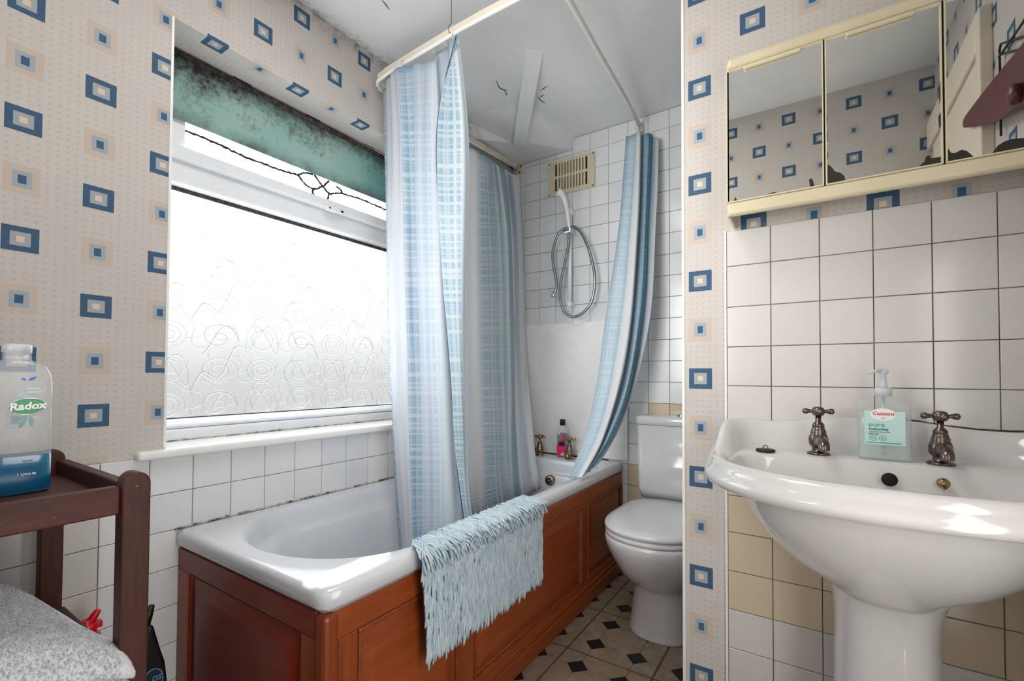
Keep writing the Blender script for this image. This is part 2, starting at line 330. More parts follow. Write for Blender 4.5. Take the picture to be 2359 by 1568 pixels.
# ------------------------------------------------------------------ mesh helpers
class MB:
    def __init__(s): s.v = []; s.f = []; s.sm = []; s.uv = []
    def add(s, vs, fs, smooth=False, uvs=None):
        b = len(s.v); s.v += [tuple(v) for v in vs]
        for i, f in enumerate(fs):
            s.f.append(tuple(b+k for k in f)); s.sm.append(smooth); s.uv.append(uvs[i] if uvs else None)
        return s
    def box(s, x0, x1, y0, y1, z0, z1):
        v = [(x, y, z) for x in (x0, x1) for y in (y0, y1) for z in (z0, z1)]
        return s.add(v, [(0, 1, 3, 2), (4, 6, 7, 5), (0, 4, 5, 1), (2, 3, 7, 6), (0, 2, 6, 4), (1, 5, 7, 3)])
    def loft(s, rings, close=True, cap0=False, cap1=False, smooth=True, flip=False):
        n = len(rings[0]); vs = [p for r in rings for p in r]; fs = []
        for i in range(len(rings)-1):
            for j in range(n if close else n-1):
                k = (j+1) % n
                q = (i*n+j, i*n+k, (i+1)*n+k, (i+1)*n+j); fs.append(q[::-1] if flip else q)
        if cap0: q = tuple(range(n)); fs.append(q if flip else q[::-1])
        if cap1: q = tuple((len(rings)-1)*n+j for j in range(n)); fs.append(q[::-1] if flip else q)
        return s.add(vs, fs, smooth)
    def lathe(s, prof, n=24, c=(0, 0, 0), ax='z', cap=True):
        rings = []
        for r, h in prof:
            ring = []
            for k in range(n):
                a = 2*pi*k/n; x, y = r*cos(a), r*sin(a)
                q = {'z': (x, y, h), 'x': (h, x, y), 'y': (y, h, x)}[ax]
                ring.append((c[0]+q[0], c[1]+q[1], c[2]+q[2]))
            rings.append(ring)
        return s.loft(rings, True, cap, cap)
    def tube(s, pts, r, n=8, cap=True, prof=None):
        P = [Vector(p) for p in pts]; rings = []; up = None
        for i, p in enumerate(P):
            t = (P[min(i+1, len(P)-1)]-P[max(i-1, 0)]).normalized()
            if up is None: up = t.orthogonal().normalized()
            up = (up-t*up.dot(t)); up = up.normalized() if up.length > 1e-6 else t.orthogonal().normalized()
            b = t.cross(up); rr = r[i] if isinstance(r, (list, tuple)) else r
            rings.append([p+(up*cos(2*pi*k/n)+b*sin(2*pi*k/n))*rr for k in range(n)])
        return s.loft(rings, True, cap, cap)
    def prism(s, poly, f0, f1, smooth=False):
        """poly: 2D points; f0/f1 map a 2D point to 3D for the two ends"""
        n = len(poly); a = [f0(*p) for p in poly]; b = [f1(*p) for p in poly]
        return s.add(a+b, [tuple(range(n))[::-1], tuple(range(n, 2*n))]+[(i, (i+1) % n, n+(i+1) % n, n+i) for i in range(n)], smooth)
    def mesh(s, name):
        me = bpy.data.meshes.new(name); me.from_pydata(s.v, [], s.f)
        me.polygons.foreach_set('use_smooth', s.sm)
        if any(u is not None for u in s.uv):
            L = me.uv_layers.new(name='UVMap'); i = 0
            for u, f in zip(s.uv, s.f):
                for k in range(len(f)):
                    L.data[i].uv = u[k] if u else (0, 0); i += 1
        me.update(); return me
def fixn(me):
    bm = bmesh.new(); bm.from_mesh(me); bmesh.ops.recalc_face_normals(bm, faces=bm.faces); bm.to_mesh(me); bm.free()
def obj(name, mb, mat, parent=None, bevel=0, seg=2, subsurf=0, label=None, kind=None, fix=True):
    me = mb.mesh(name) if isinstance(mb, MB) else mb
    if isinstance(mb, MB) and fix: fixn(me)
    if mat: me.materials.append(MT[mat])
    o = bpy.data.objects.new(name, me); COL.objects.link(o)
    if parent is not None: o.parent = parent; o.matrix_parent_inverse = parent_inv(parent)
    if bevel:
        b = o.modifiers.new('b', 'BEVEL'); b.width = bevel; b.segments = seg; b.limit_method = 'ANGLE'; b.angle_limit = radians(40)
    if subsurf:
        b = o.modifiers.new('s', 'SUBSURF'); b.levels = subsurf; b.render_levels = subsurf
    if label: o['label'] = label
    if kind: o['kind'] = kind
    return o
def world(o):
    m = Matrix.LocRotScale(o.location, o.rotation_euler, o.scale)
    return m if o.parent is None else world(o.parent) @ o.matrix_parent_inverse @ m
def parent_inv(p): return world(p).inverted()
def thing(name, loc, label, cat, group=None):
    o = bpy.data.objects.new(name, None); COL.objects.link(o); o.empty_display_size = .05; o.location = loc
    o['label'] = label; o['category'] = cat
    if group: o['group'] = group
    return o
def tag(o, label, cat, group=None):
    o['label'] = label; o['category'] = cat
    if group: o['group'] = group
    return o
def box(name, b, mat, parent=None, bevel=.002, **k):
    return obj(name, MB().box(*b), mat, parent, bevel, **k)
def text(name, s, size, loc, rot, mat, parent, shear=0, align='CENTER', bold=0.0, sx=1.0):
    c = bpy.data.curves.new(name, 'FONT'); c.body = s; c.size = size; c.align_x = align; c.align_y = 'CENTER'
    c.extrude = .0002; c.shear = shear; c.offset = bold; c.resolution_u = 3
    t = bpy.data.objects.new(name, c); COL.objects.link(t)
    dg = bpy.context.evaluated_depsgraph_get(); me = bpy.data.meshes.new_from_object(t.evaluated_get(dg))
    bpy.data.objects.remove(t); me.transform(Matrix.Diagonal((sx, 1, 1, 1)))
    me.transform(Matrix.Translation(loc) @ Euler(rot).to_matrix().to_4x4()); me.materials.clear()
    return obj(name, me, mat, parent)
def ell(cx, cy, a, b, n=40, rot=0):
    return [(cx+a*cos(t)*cos(rot)-b*sin(t)*sin(rot), cy+a*cos(t)*sin(rot)+b*sin(t)*cos(rot)) for t in (2*pi*k/n for k in range(n))]
def cr(P, n):
    """Catmull-Rom through P (vectors), n samples per span"""
    P = [Vector(p) for p in P]; out = []
    for i in range(len(P)-1):
        a, b, c, d = P[max(i-1, 0)], P[i], P[i+1], P[min(i+2, len(P)-1)]
        for k in range(n):
            t = k/n
            out.append(.5*((2*b)+(c-a)*t+(2*a-5*b+4*c-d)*t*t+(3*b-a-3*c+d)*t**3))
    out.append(P[-1]); return out

# ------------------------------------------------------------------ setting: walls, ceiling, floor
ZC = 2.34
def paper_quad(mb, pts, uvs): mb.add(pts, [(0, 1, 2, 3)], False, [uvs])
def LU(y, z): return ((y-.40)/.137+.5, (z-.90)/.1387+.5)
wl = MB()
oy0, oy1, oz0, oz1 = .555, 1.72, .795, 2.029
for (a, b, c, d) in [(-.06, oy0, 0, ZC), (oy1, 2.36, 0, ZC), (oy0, oy1, 0, oz0), (oy0, oy1, oz1, ZC)]:
    paper_quad(wl, [(0, a, c), (0, b, c), (0, b, d), (0, a, d)], [LU(a, c), LU(b, c), LU(b, d), LU(a, d)])
D = .30
paper_quad(wl, [(0, oy0, oz1), (0, oy1, oz1), (-D, oy1, oz1), (-D, oy0, oz1)], [LU(oy0, oz1), LU(oy1, oz1), LU(oy1, oz1-D), LU(oy0, oz1-D)])
paper_quad(wl, [(0, oy0, oz0), (0, oy0, oz1), (-D, oy0, oz1), (-D, oy0, oz0)], [LU(oy0, oz0), LU(oy0, oz1), LU(oy0+D, oz1), LU(oy0+D, oz0)])
paper_quad(wl, [(0, oy1, oz0), (0, oy1, oz1), (-D, oy1, oz1), (-D, oy1, oz0)], [LU(oy1, oz0), LU(oy1, oz1), LU(oy1-D, oz1), LU(oy1-D, oz0)])
paper_quad(wl, [(0, oy0, oz0), (0, oy1, oz0), (-D, oy1, oz0), (-D, oy0, oz0)], [LU(oy0, oz0)]*4)
wall_left = obj('wall_left', wl, 'paper', kind='structure', fix=False)
def plane_wall(name, pts, uvf, mat, kind='structure'):
    m_ = MB(); paper_quad(m_, pts, [uvf(p) for p in pts]); return obj(name, m_, mat, kind=kind, fix=False)
wall_back = plane_wall('wall_back', [(0, 2.336, 0), (1.22, 2.336, 0), (1.22, 2.336, ZC), (0, 2.336, ZC)], lambda p: (0, 0), 'grout')
PY = 1.39
def BU(x, z): return ((x-1.2585)/.1365+.5, (z-.723)/.1390+.5)
wp = MB()
for (a, b, c, d) in [(1.214, 2.0, 0, ZC)]:
    paper_quad(wp, [(a, PY, c), (b, PY, c), (b, PY, d), (a, PY, d)], [BU(a, c), BU(b, c), BU(b, d), BU(a, d)])
paper_quad(wp, [(1.214, PY, 0), (1.214, 2.34, 0), (1.214, 2.34, ZC), (1.214, PY, ZC)], [BU(1.214-q, zz) for q, zz in ((0, 0), (.95, 0), (.95, ZC), (0, ZC))])
wall_partition = obj('wall_partition', wp, 'paper', kind='structure', fix=False)
RX = 1.965
wall_right = plane_wall('wall_right', [(RX, -.06, 0), (RX, PY, 0), (RX, PY, ZC), (RX, -.06, ZC)], lambda p: ((p[1]-.839)/.137+.5, (p[2]-1.90)/.1387+.5), 'paper')
wall_front = plane_wall('wall_front', [(0, -.06, 0), (RX, -.06, 0), (RX, -.06, ZC), (0, -.06, ZC)], lambda p: ((p[0]-1.431)/.128+.5, (p[2]-2.265)/.128+.5), 'paper')
ceiling = obj('ceiling', MB().box(0, RX, -.06, 2.336, ZC, ZC+.05), 'ceiling', kind='structure')
floor_ = obj('floor', MB().box(0, RX, -.06, 2.336, -.04, -.0012), 'vinyl_line', kind='structure')
# corner trim on the partition edge
trim_1 = obj('trim_1', MB().box(1.2085, 1.2165, PY-.003, PY+.012, 0, ZC), 'white_paint', bevel=.002, kind='structure')
trim_2 = obj('trim_2', MB().box(1.3225, 1.3285, PY-.008, PY, .0, 1.409), 'white_paint', bevel=.002, kind='structure')

trim_4 = obj('trim_4', MB().box(-.004, .0022, .5505, .5575, .80, 2.031), 'white_paint', bevel=.001, kind='structure')
# boxed eaves in the far corner of the ceiling and the hip beam over them
zl = 2.275
C0 = (.0, 2.336, zl); EL = (.397, 2.336, zl); B2 = (.228, 2.125, zl); B1 = (.158, 2.088, zl); WL = (0, 1.918, zl)
CT = (.0, 2.336, ZC); ET = (.425, 2.336, ZC); RT = (.371, 1.976, ZC); LT = (.300, 1.868, ZC); WT = (0, 1.84, ZC)
eb = MB().add([C0, EL, B2, B1, WL, CT, ET, RT, LT, WT], [(0, 4, 3, 2, 1), (1, 2, 7, 6), (2, 3, 8, 7), (3, 4, 9, 8), (5, 6, 7, 8, 9), (0, 1, 6, 5), (4, 0, 5, 9)])
obj('eaves_box', eb, 'ceiling', ceiling)
a = Vector((.190, 2.104, 2.258)); b = Vector((.640, 1.535, 2.352)); t = (b-a).normalized(); sd = t.cross(Vector((0, 0, 1))).normalized()*.036
hb = MB().add([a-sd, a+sd, b+sd, b-sd]+[p+Vector((0, 0, .07)) for p in (a-sd, a+sd, b+sd, b-sd)],
              [(0, 1, 2, 3), (4, 7, 6, 5), (0, 4, 5, 1), (1, 5, 6, 2), (2, 6, 7, 3), (3, 7, 4, 0)])
obj('hip_beam', hb, 'ceiling', ceiling, .004)
ck = MB()
for P in ([(.252, 1.094), (.247, 1.116), (.241, 1.138)], [(.335, 1.681), (.32, 1.719), (.317, 1.737), (.325, 1.754), (.338, 1.77)],
          [(.468, 1.854), (.488, 1.847), (.508, 1.841)], [(.433, 1.887), (.429, 1.909), (.429, 1.926), (.436, 1.952)], [(.44, 1.90), (.452, 1.892), (.46, 1.897)],
          [(.325, 1.754), (.318, 1.79), (.310, 1.80)]):
    ck.tube([(x, y, ZC-.0008) for x, y in P], [.0008]+[.0022]*(len(P)-2)+[.0010], 5)
obj('plaster_crack', ck, 'black', ceiling, kind='stuff')

# ---- wall tiles: every tile an object, alike tiles share one mesh
TM = {}
def tile_mesh(w, h, mat, th=.007):
    k = (round(w, 3), round(h, 3), mat)
    if k not in TM:
        m_ = MB(); e = .0013
        a = [(-w/2, -h/2), (w/2, -h/2), (w/2, h/2), (-w/2, h/2)]; b = [(-w/2+e, -h/2+e), (w/2-e, -h/2+e), (w/2-e, h/2-e), (-w/2+e, h/2-e)]
        m_.loft([[(x, y, 0) for x, y in a], [(x, y, th-.0016) for x, y in a], [(x, y, th) for x, y in b]], True, True, True, False)
        me = m_.mesh('tile'); fixn(me); me.materials.append(MT[mat]); TM[k] = me
    return TM[k]
def put_tile(parent, face, u0, u1, z0, z1, mat, d):
    g_ = .0008
    if u1-u0 < .006 or z1-z0 < .006: return
    o = bpy.data.objects.new('tile', tile_mesh(u1-u0-2*g_, z1-z0-2*g_, mat)); COL.objects.link(o); o.parent = parent
    uc, zc = (u0+u1)/2, (z0+z1)/2; j = lambda: random.gauss(0, .0022)
    if face == 'left': o.location = (d, uc, zc); o.rotation_euler = (pi/2+j(), 0, pi/2+j())
    else: o.location = (uc, d, zc); o.rotation_euler = (pi/2+j(), 0, j())
# window wall: below the sill
zs = [.777-.1055*k for k in range(8)]; zs[-1] = 0
ys = [.519+.1055*k for k in range(-6, 18)]
ob = obj('grout_bed', MB().box(0, .0022, -.06, 2.336, 0, .776), 'grout', wall_left)
for i in range(7):
    for k in range(len(ys)-1):
        y0, y1 = max(ys[k], -.055), min(ys[k+1], 2.328)
        if y1 <= y0: continue
        if zs[i] < .55 and y0 > .60: continue            # hidden behind the bath
        put_tile(wall_left, 'left', y0, y1, zs[i+1], zs[i], 'tile_cool' if y0 > .4 else 'tile_white', .0012)
# end wall
xs = [.085+.1058*k-.1058 for k in range(13)]; xs[0] = .004
zr = [.872+.1058*k for k in range(-9, 15)]; zr[-1] = ZC-.002
for i in range(len(zr)-1):
    for k in range(len(xs)-1):
        x0, x1, z0, z1 = xs[k], min(xs[k+1], 1.212), max(zr[i], 0), zr[i+1]
        if x1 <= x0 or z1 <= z0: continue
        if x1 < .70 and z1 < 1.29: continue              # behind the white splash board and the bath
        if x0 < .37 and z1 > 2.30:
            z1 = 2.274
        m_ = 'tile_beige' if (z0 < .86 and x0 > .70) else 'tile_cool'
        if x0 > .60 and x0 < .72 and z0 < .86 and z0 > .5: m_ = 'tile_cool'
        put_tile(wall_back, 'back', x0, x1, z0, z1, m_, 2.3355)
board = box('splash_board', (.012, .722, 2.318, 2.3275, .57, 1.303), 'white_paint', wall_back, .003)
# basin wall
zb = [1.406, 1.309, 1.197, 1.088, .982, .883, .784, .685, .586, .482, .379, .276, .173, .075, 0]
xb = [1.329, 1.435, 1.542, 1.648, 1.753, 1.858, 1.962]
obj('grout_bed', MB().box(1.329, 1.962, PY-.0022, PY, 0, 1.405), 'grout', wall_partition)
for i in range(len(zb)-1):
    for k in range(len(xb)-1):
        zt = zb[i]
        m_ = 'tile_white' if zt > .80 else ('tile_beige' if zt > .40 else 'tile_grey')
        put_tile(wall_partition, 'back', xb[k], xb[k+1], zb[i+1], zt, m_, PY-.0012)

# ---- floor: octagons and dark diamonds, cut by the block lines, every piece an object
def clip(poly, a, b, c):      # keep a*x+b*y<=c
    out = []
    for i in range(len(poly)):
        p, q = poly[i], poly[(i+1) % len(poly)]; dp, dq = a*p[0]+b*p[1]-c, a*q[0]+b*q[1]-c
        if dp <= 0: out.append(p)
        if dp*dq < 0: t = dp/(dp-dq); out.append((p[0]+(q[0]-p[0])*t, p[1]+(q[1]-p[1])*t))
    return out
px_, py_ = .1575, .160; hd = .038; FM = {}
def floor_piece(poly, mat):
    cx, cy = sum(p[0] for p in poly)/len(poly), sum(p[1] for p in poly)/len(poly)
    key = (mat, tuple((round(p[0]-cx, 3), round(p[1]-cy, 3)) for p in poly))
    if key not in FM:
        m_ = MB().prism([(p[0]-cx, p[1]-cy) for p in poly], lambda x, y: (x, y, -.0012), lambda x, y: (x, y, 0)); me = m_.mesh('floor_tile'); fixn(me); me.materials.append(MT[mat]); FM[key] = me
    o = bpy.data.objects.new('floor_tile', FM[key]); COL.objects.link(o); o.parent = floor_; o.location = (cx, cy, 0)
def in_room(poly):
    for (a, b, c) in ((1, 0, 1.30), (-1, 0, -.66), (0, 1, 2.33), (0, -1, -.95)): poly = clip(poly, a, b, c) if poly else poly
    return poly
def area2(p): return abs(sum(p[i][0]*p[(i+1) % len(p)][1]-p[(i+1) % len(p)][0]*p[i][1] for i in range(len(p))))/2
for i in range(-1, 5):
    for k in range(-4, 6):
        dx, dy = .833+px_*i, 1.486+py_*k
        P = in_room([(dx+hd-.0008, dy), (dx, dy+hd), (dx-hd+.0008, dy), (dx, dy-hd)])
        if len(P) > 2 and area2(P) > 1e-5: floor_piece(P, 'vinyl_dark')
        ox, oy = dx+px_/2, dy+py_/2; g_ = .0009; hx, hy = px_/2-g_, py_/2-g_; h2 = hd+.001
        octo = [(ox+hx, oy-hy+h2), (ox+hx, oy+hy-h2), (ox+hx-h2, oy+hy), (ox-hx+h2, oy+hy), (ox-hx, oy+hy-h2), (ox-hx, oy-hy+h2), (ox-hx+h2, oy-hy), (ox+hx-h2, oy-hy)]
        parts = [octo]; w = .0038
        if (i % 2) != 0:
            parts = [q for p in parts for q in (clip(p, 1, 0, ox-w), clip(p, -1, 0, -ox-w))]
        if (k % 2) == 0:
            parts = [q for p in parts for q in (clip(p, 0, 1, oy-w), clip(p, 0, -1, -oy-w))]
        for p in parts:
            p = in_room(p)
            if len(p) > 2 and area2(p) > 1e-5: floor_piece(p, 'vinyl')

# ------------------------------------------------------------------ window
window_1 = bpy.data.objects.new('window_1', None); COL.objects.link(window_1); window_1.location = (-.12, 1.14, .80); window_1['kind'] = 'structure'
y0, y1 = oy0, oy1; yj = y1-.045
def fr(name, b, mat='upvc', bev=.004): return box(name, b, mat, window_1, bev)
fr('frame_jamb', (-.17, -.095, y0, y0+.045, .80, oz1)); fr('frame_jamb', (-.17, -.095, yj, y1, .80, oz1))
fr('frame_head', (-.17, -.095, y0, y1, 1.985, oz1)); fr('frame_sill', (-.17, -.085, y0, y1, .795, .838), bev=.006)
fr('glazing_bead', (-.15, -.105, y0+.03, yj+.015, .838, .868), bev=.008)
fr('transom', (-.17, -.100, y0, y1, 1.612, 1.668)); fr('transom_bead', (-.16, -.088, y0, y1, 1.590, 1.616), bev=.008)
sash = fr('top_sash_rail', (-.16, -.078, y0+.03, yj+.015, 1.662, 1.705), bev=.010)
fr('top_sash_stile', (-.16, -.100, y0+.04, y0+.097, 1.69, 2.0), bev=.008); fr('top_sash_stile', (-.16, -.100, yj-.025, yj+.005, 1.69, 2.0), bev=.008)
obj('glazing_gasket', MB().box(-.134, -.1255, y0+.03, yj+.02, 1.578, 1.592), 'gasket', window_1)
obj('glazing_gasket', MB().box(-.134, -.124, y0+.03, yj+.02, .866, .871), 'gasket', window_1)
obj('glazing_gasket', MB().box(-.134, -.126, y0+.066, yj-.02, 1.703, 1.708), 'gasket', window_1)
pane = obj('pane', MB().box(-.1365, -.1325, y0+.03, yj+.01, .865, 1.60), 'pane', window_1, label='obscured glass pane with raised swirls')
pane2 = obj('pane', MB().box(-.1365, -.1325, y0+.06, yj-.01, 1.70, 1.99), 'pane_clear', window_1, label='top light with dark lead lines')
h = obj('window_handle', MB().box(-.080, -.062, 1.105, 1.150, 1.655, 1.676).box(-.078, -.066, 1.150, 1.185, 1.660, 1.674), 'white_paint', window_1, .004)
obj('handle_screw', MB().lathe([(.0035, -.0625), (.0035, -.0612)], 10, (0, 1.117, 1.665), 'x').box(-.0665, -.0655, 1.170, 1.182, 1.663, 1.671), 'hole', h)
lead = MB()
for P in ([(.628, 1.773), (.709, 1.774), (.819, 1.765), (.944, 1.766), (1.022, 1.773)],
          [(1.022, 1.773), (1.052, 1.748), (1.090, 1.742), (1.128, 1.765), (1.158, 1.798)],
          [(1.022, 1.773), (1.048, 1.791), (1.085, 1.800)], [(1.09, 1.80), (1.118, 1.775), (1.159, 1.748), (1.193, 1.760), (1.228, 1.769)],
          [(1.090, 1.742), (1.085, 1.725), (1.100, 1.712), (1.122, 1.706), (1.150, 1.716), (1.159, 1.748)], [(1.195, 1.787), (1.217, 1.779), (1.228, 1.769), (1.317, 1.775), (1.462, 1.771), (1.66, 1.772)]):
    Q = cr([(-.1318, y, z+.003) for y, z in P], 14); Q = [Vector((q.x, q.y+random.gauss(0, .0008), q.z+random.gauss(0, .0010))) for q in Q]
    lead.tube(Q, [.0026+random.random()*.0022 for _ in Q], 5)
obj('lead_line', lead, 'lead', pane2)
# raised swirl pattern on the obscured pane
rl = MB()
rng = random.Random(3)
def swirl(P, r):
    Y0 = cy
    rl.tube([(-.1322, Y0+(y-Y0)*1.32, z) for y, z in P], r*1.3, 5, False)
pw, ph = .150, .112; ky = 0
for jz in range(7):
    for iy in range(12):
        cy, cz = .625+iy*pw, .905+jz*ph
        if cy > 1.62 or cz > 1.58: continue
        ty = (iy+2*jz) % 4; fl = -1 if (iy+jz) % 2 else 1
        if ty == 0:
            for q in (.014, .027, .040): swirl([(cy+q*cos(t), cz+q*1.05*sin(t)) for t in [2*pi*k/22 for k in range(23)]], .0016)
        elif ty == 1:
            swirl([(cy+fl*(.006+.0052*t)*cos(t*1.15), cz+(.006+.0052*t)*sin(t*1.15)) for t in [k*.3 for k in range(31)]], .0018)
            swirl([(cy-fl*.05+fl*.10*t, cz+.05*sin(t*5.0)-.01) for t in [k/18 for k in range(19)]], .0020)
        elif ty == 2:
            swirl([(cy+.046*sin(t), cz+.050*sin(2*t+.7)) for t in [2*pi*k/40 for k in range(41)]], .0018)
            swirl([(cy+.030*cos(t), cz+.034*sin(t)) for t in [2*pi*k/22 for k in range(23)]], .0016)
        else:
            swirl([(cy+fl*(-.06+.12*t), cz-.06+.13*t+.03*sin(t*9)) for t in [k/24 for k in range(25)]], .0024)
            swirl([(cy+(.048-.0035*t)*cos(t), cz+(.048-.0035*t)*sin(t)) for t in [k*.32 for k in range(34)]], .0017)
        swirl([(cy+fl*.02+.05*cos(t)*(1+.3*cos(3*t)), cz+.02+.05*sin(t)*(1+.3*cos(3*t))) for t in [2*pi*k/44 for k in range(45)]], .0013)
obj('glass_relief', rl, 'relief', pane, kind='stuff')
for o in list(window_1.children)+list(sash.children)+list(pane.children)+list(pane2.children)+list(h.children):
    if o.type == 'MESH':
        ys_k = 1.033 if o.name.startswith(('lead', 'window_handle', 'handle')) else 1.0
        for v in o.data.vertices: v.co.x -= .055; v.co.y *= ys_k; v.co.z = 1.007+(v.co.z-1.007)*1.033
sill = obj('window_sill', MB().box(-.155, .032, .484, 1.80, .772, .7975), 'white_paint', None, .009, 3)
sill.parent = window_1; sill.matrix_parent_inverse = parent_inv(window_1)
sl_ = MB()
Q = [Vector((-.139+random.gauss(0, .0006), .56+.02*k, .7985+random.gauss(0, .0008))) for k in range(57)]
sl_.tube(Q, .0028, 5); obj('sill_sealant', sl_, 'sealant', window_1)
# roller blind
bl = MB(); nb = 40
rows = []
for k in range(nb+1):
    y = .562+k*(1.705-.562)/nb; X = -.1385
    rows.append([(X-.0012*sin(y*19), y, 2.022), (X-.0018*sin(y*13), y, 1.95), (X-.0012*sin(y*11+1), y, 1.88), (X-.001, y, 1.812), (X-.005, y, 1.810), (X-.0045, y, 1.88), (X-.004, y, 1.95), (X-.004, y, 2.022)])
bl.loft(rows, True, True, True, True)
blind = thing('roller_blind', (-.138, 1.13, 2.02), 'mouldy green fabric roller blind pulled partly down over the window', 'blind')
obj('blind_fabric', bl, 'blind', blind)
obj('roller_tube', MB().lathe([(.011, .560), (.011, 1.708)], 16, (-.140, 0, 2.0175), 'y'), 'gasket', blind)
# ------------------------------------------------------------------ bath
def bath_outer(inset, z, n=128, r=.028):
    x0, x1, y0, y1 = .004+inset, .703-inset, .580+inset, 2.318-inset; r = max(.004, r-inset)
    return x0, x1, y0, y1, r, z
def sample_loop(segs, n):
    """segs: closed polyline of points -> n points evenly by length, starting at segs[0]"""
    P = segs+[segs[0]]; L = [0]
    for i in range(len(P)-1): L.append(L[-1]+sqrt((P[i+1][0]-P[i][0])**2+(P[i+1][1]-P[i][1])**2))
    out = []; j = 0
    for k in range(n):
        d = L[-1]*k/n
        while L[j+1] < d: j += 1
        t = (d-L[j])/max(1e-9, L[j+1]-L[j]); out.append((P[j][0]+(P[j+1][0]-P[j][0])*t, P[j][1]+(P[j+1][1]-P[j][1])*t))
    return out
def rrect(x0, x1, y0, y1, r, m=6):
    P = []
    for (cx, cy, a0) in ((x1-r, y1-r, 0), (x0+r, y1-r, pi/2), (x0+r, y0+r, pi), (x1-r, y0+r, 1.5*pi)):
        P += [(cx+r*cos(a0+pi/2*k/m), cy+r*sin(a0+pi/2*k/m)) for k in range(m+1)]
    return P
def bath_inner(ins, head=.0, tap=.0, m=16):
    """rounded head end at low Y, squarer tap end"""
    cx = .352; a = .298-ins; yh = .641+ins+head; bh = .25-min(.05, ins*.5); yt = 2.170-ins*.6-tap; rt = .10
    P = [(cx+a-rt+rt*cos(t), yt-rt+rt*sin(t)) for t in [pi/2*k/m for k in range(m+1)]]
    P += [(cx-a+rt+rt*cos(t), yt-rt+rt*sin(t)) for t in [pi/2+pi/2*k/m for k in range(m+1)]]
    P += [(cx+a*cos(t), yh+bh+bh*sin(t)) for t in [pi+pi*k/(2*m) for k in range(2*m+1)]]
    return P
def radial(loop, c, n=144):
    """resample a loop by direction from c so rings correspond"""
    out = []
    P = loop+[loop[0]]
    for k in range(n):
        a = 2*pi*k/n; d = (cos(a), sin(a)); best = None
        for i in range(len(P)-1):
            x1, y1, x2, y2 = P[i][0]-c[0], P[i][1]-c[1], P[i+1][0]-c[0], P[i+1][1]-c[1]
            den = d[0]*(y2-y1)-d[1]*(x2-x1)
            if abs(den) < 1e-12: continue
            t = (x1*(y2-y1)-y1*(x2-x1))/den; s = (x1*d[1]-y1*d[0])/den
            if t > 0 and -1e-6 <= s <= 1+1e-6: best = t if best is None else max(best, t)
        out.append((c[0]+d[0]*best, c[1]+d[1]*best))
    return out
def angles(n):   # stretched direction so that long sides get enough points
    return [2*pi*k/n for k in range(n)]
bath = thing('bath', (.35, 1.45, 0), 'white acrylic bath with a rounded head end along the window wall', 'bath')
bc = (.352, 1.36)
def squash(loop): return [(x, bc[1]+(y-bc[1])*.42) for x, y in loop]
def unsq(loop): return [(x, bc[1]+(y-bc[1])/.42) for x, y in loop]
def RL(loop, z, n=176):
    return [(x, y, z) for x, y in unsq(radial(squash(loop), bc, n))]
def outl(ins, z, r=.028): return RL(rrect(.004+ins, .703-ins, .580+ins, 2.318-ins, max(.006, r-ins)), z)
rings = [outl(.016, .512), outl(.004, .524), outl(.0, .528), outl(.0, .552), outl(.004, .561), outl(.012, .5655), outl(.020, .5662),
         RL(bath_inner(-.012), .5662), RL(bath_inner(-.005), .5645), RL(bath_inner(.002), .558), RL(bath_inner(.012), .535), RL(bath_inner(.020, .004), .505),
         RL(bath_inner(.026, .008), .495), RL(bath_inner(.040, .012), .489), RL(bath_inner(.048, .02), .478), RL(bath_inner(.062, .06, .01), .40), RL(bath_inner(.080, .13, .02), .30), RL(bath_inner(.10, .20, .03), .22),
         RL(bath_inner(.13, .26, .04), .175), RL(bath_inner(.17, .32, .06), .158)]
obj('bath_shell', MB().loft(rings, True, False, True, True), 'acrylic', bath)
oy_ = 2.128; ox_, oz_ = .372, .463
ov = obj('overflow_plate', MB().lathe([(.0, oy_-.006), (.024, oy_-.006), (.027, oy_-.002), (.027, oy_+.012), (.0, oy_+.012)], 28, (ox_, 0, oz_), 'y', False), 'brass', bath)
for k in range(6):
    a = 2*pi*k/6; obj('overflow_slot', MB().lathe([(.0, oy_-.0075), (.0045, oy_-.0075), (.0045, oy_-.005)], 10, (ox_+.0105*cos(a), 0, oz_+.0105*sin(a)), 'y', False), 'hole', ov)
obj('overflow_screw', MB().lathe([(.0, oy_-.009), (.004, oy_-.008), (.004, oy_-.005)], 10, (ox_, 0, oz_), 'y', False), 'chrome', ov)
sb_ = MB()
Q = [Vector((.009, .58+.02*k, .5672+random.gauss(0, .0007))) for k in range(87)]
sb_.tube(Q, .004, 5); obj('bath_sealant', sb_, 'sealant', bath)

# panels round the bath
bp = thing('wood_surround', (.69, 1.45, 0), 'red brown mahogany panelling round the bath with raised moulded fields', 'wood panelling')
XF = .692
def pn(name, b, mat, bev=.003): return box(name, b, mat, bp, bev)
pn('top_rail', (XF-.018, XF, .604, 2.316, .452, .512), 'mahogany')
pn('bottom_rail', (XF-.018, XF, .604, 2.316, .066, .112), 'mahogany')
for (s0, s1) in ((.622, .672), (1.010, 1.086), (1.836, 1.888)): pn('stile', (XF-.018, XF, s0, s1, .112, .452), 'mahogany_v')
def raised(y0, y1, z0, z1):
    m_ = MB(); e = .030
    R1 = [(XF-.012, y0, z0), (XF-.012, y1, z0), (XF-.012, y1, z1), (XF-.012, y0, z1)]
    def ring(d, x): return [(x, y0+d, z0+d), (x, y1-d, z0+d), (x, y1-d, z1-d), (x, y0+d, z1-d)]
    m_.loft([ring(0, XF-.012), ring(.006, XF-.004), ring(.010, XF-.010), ring(.014, XF-.010), ring(.046, XF-.001), ring(.048, XF-.001)], True, False, True, False)
    return obj('field_panel', m_, 'mahogany', bp)
raised(.672, 1.010, .112, .452); raised(1.086, 1.836, .112, .452); raised(1.888, 2.316, .112, .452)
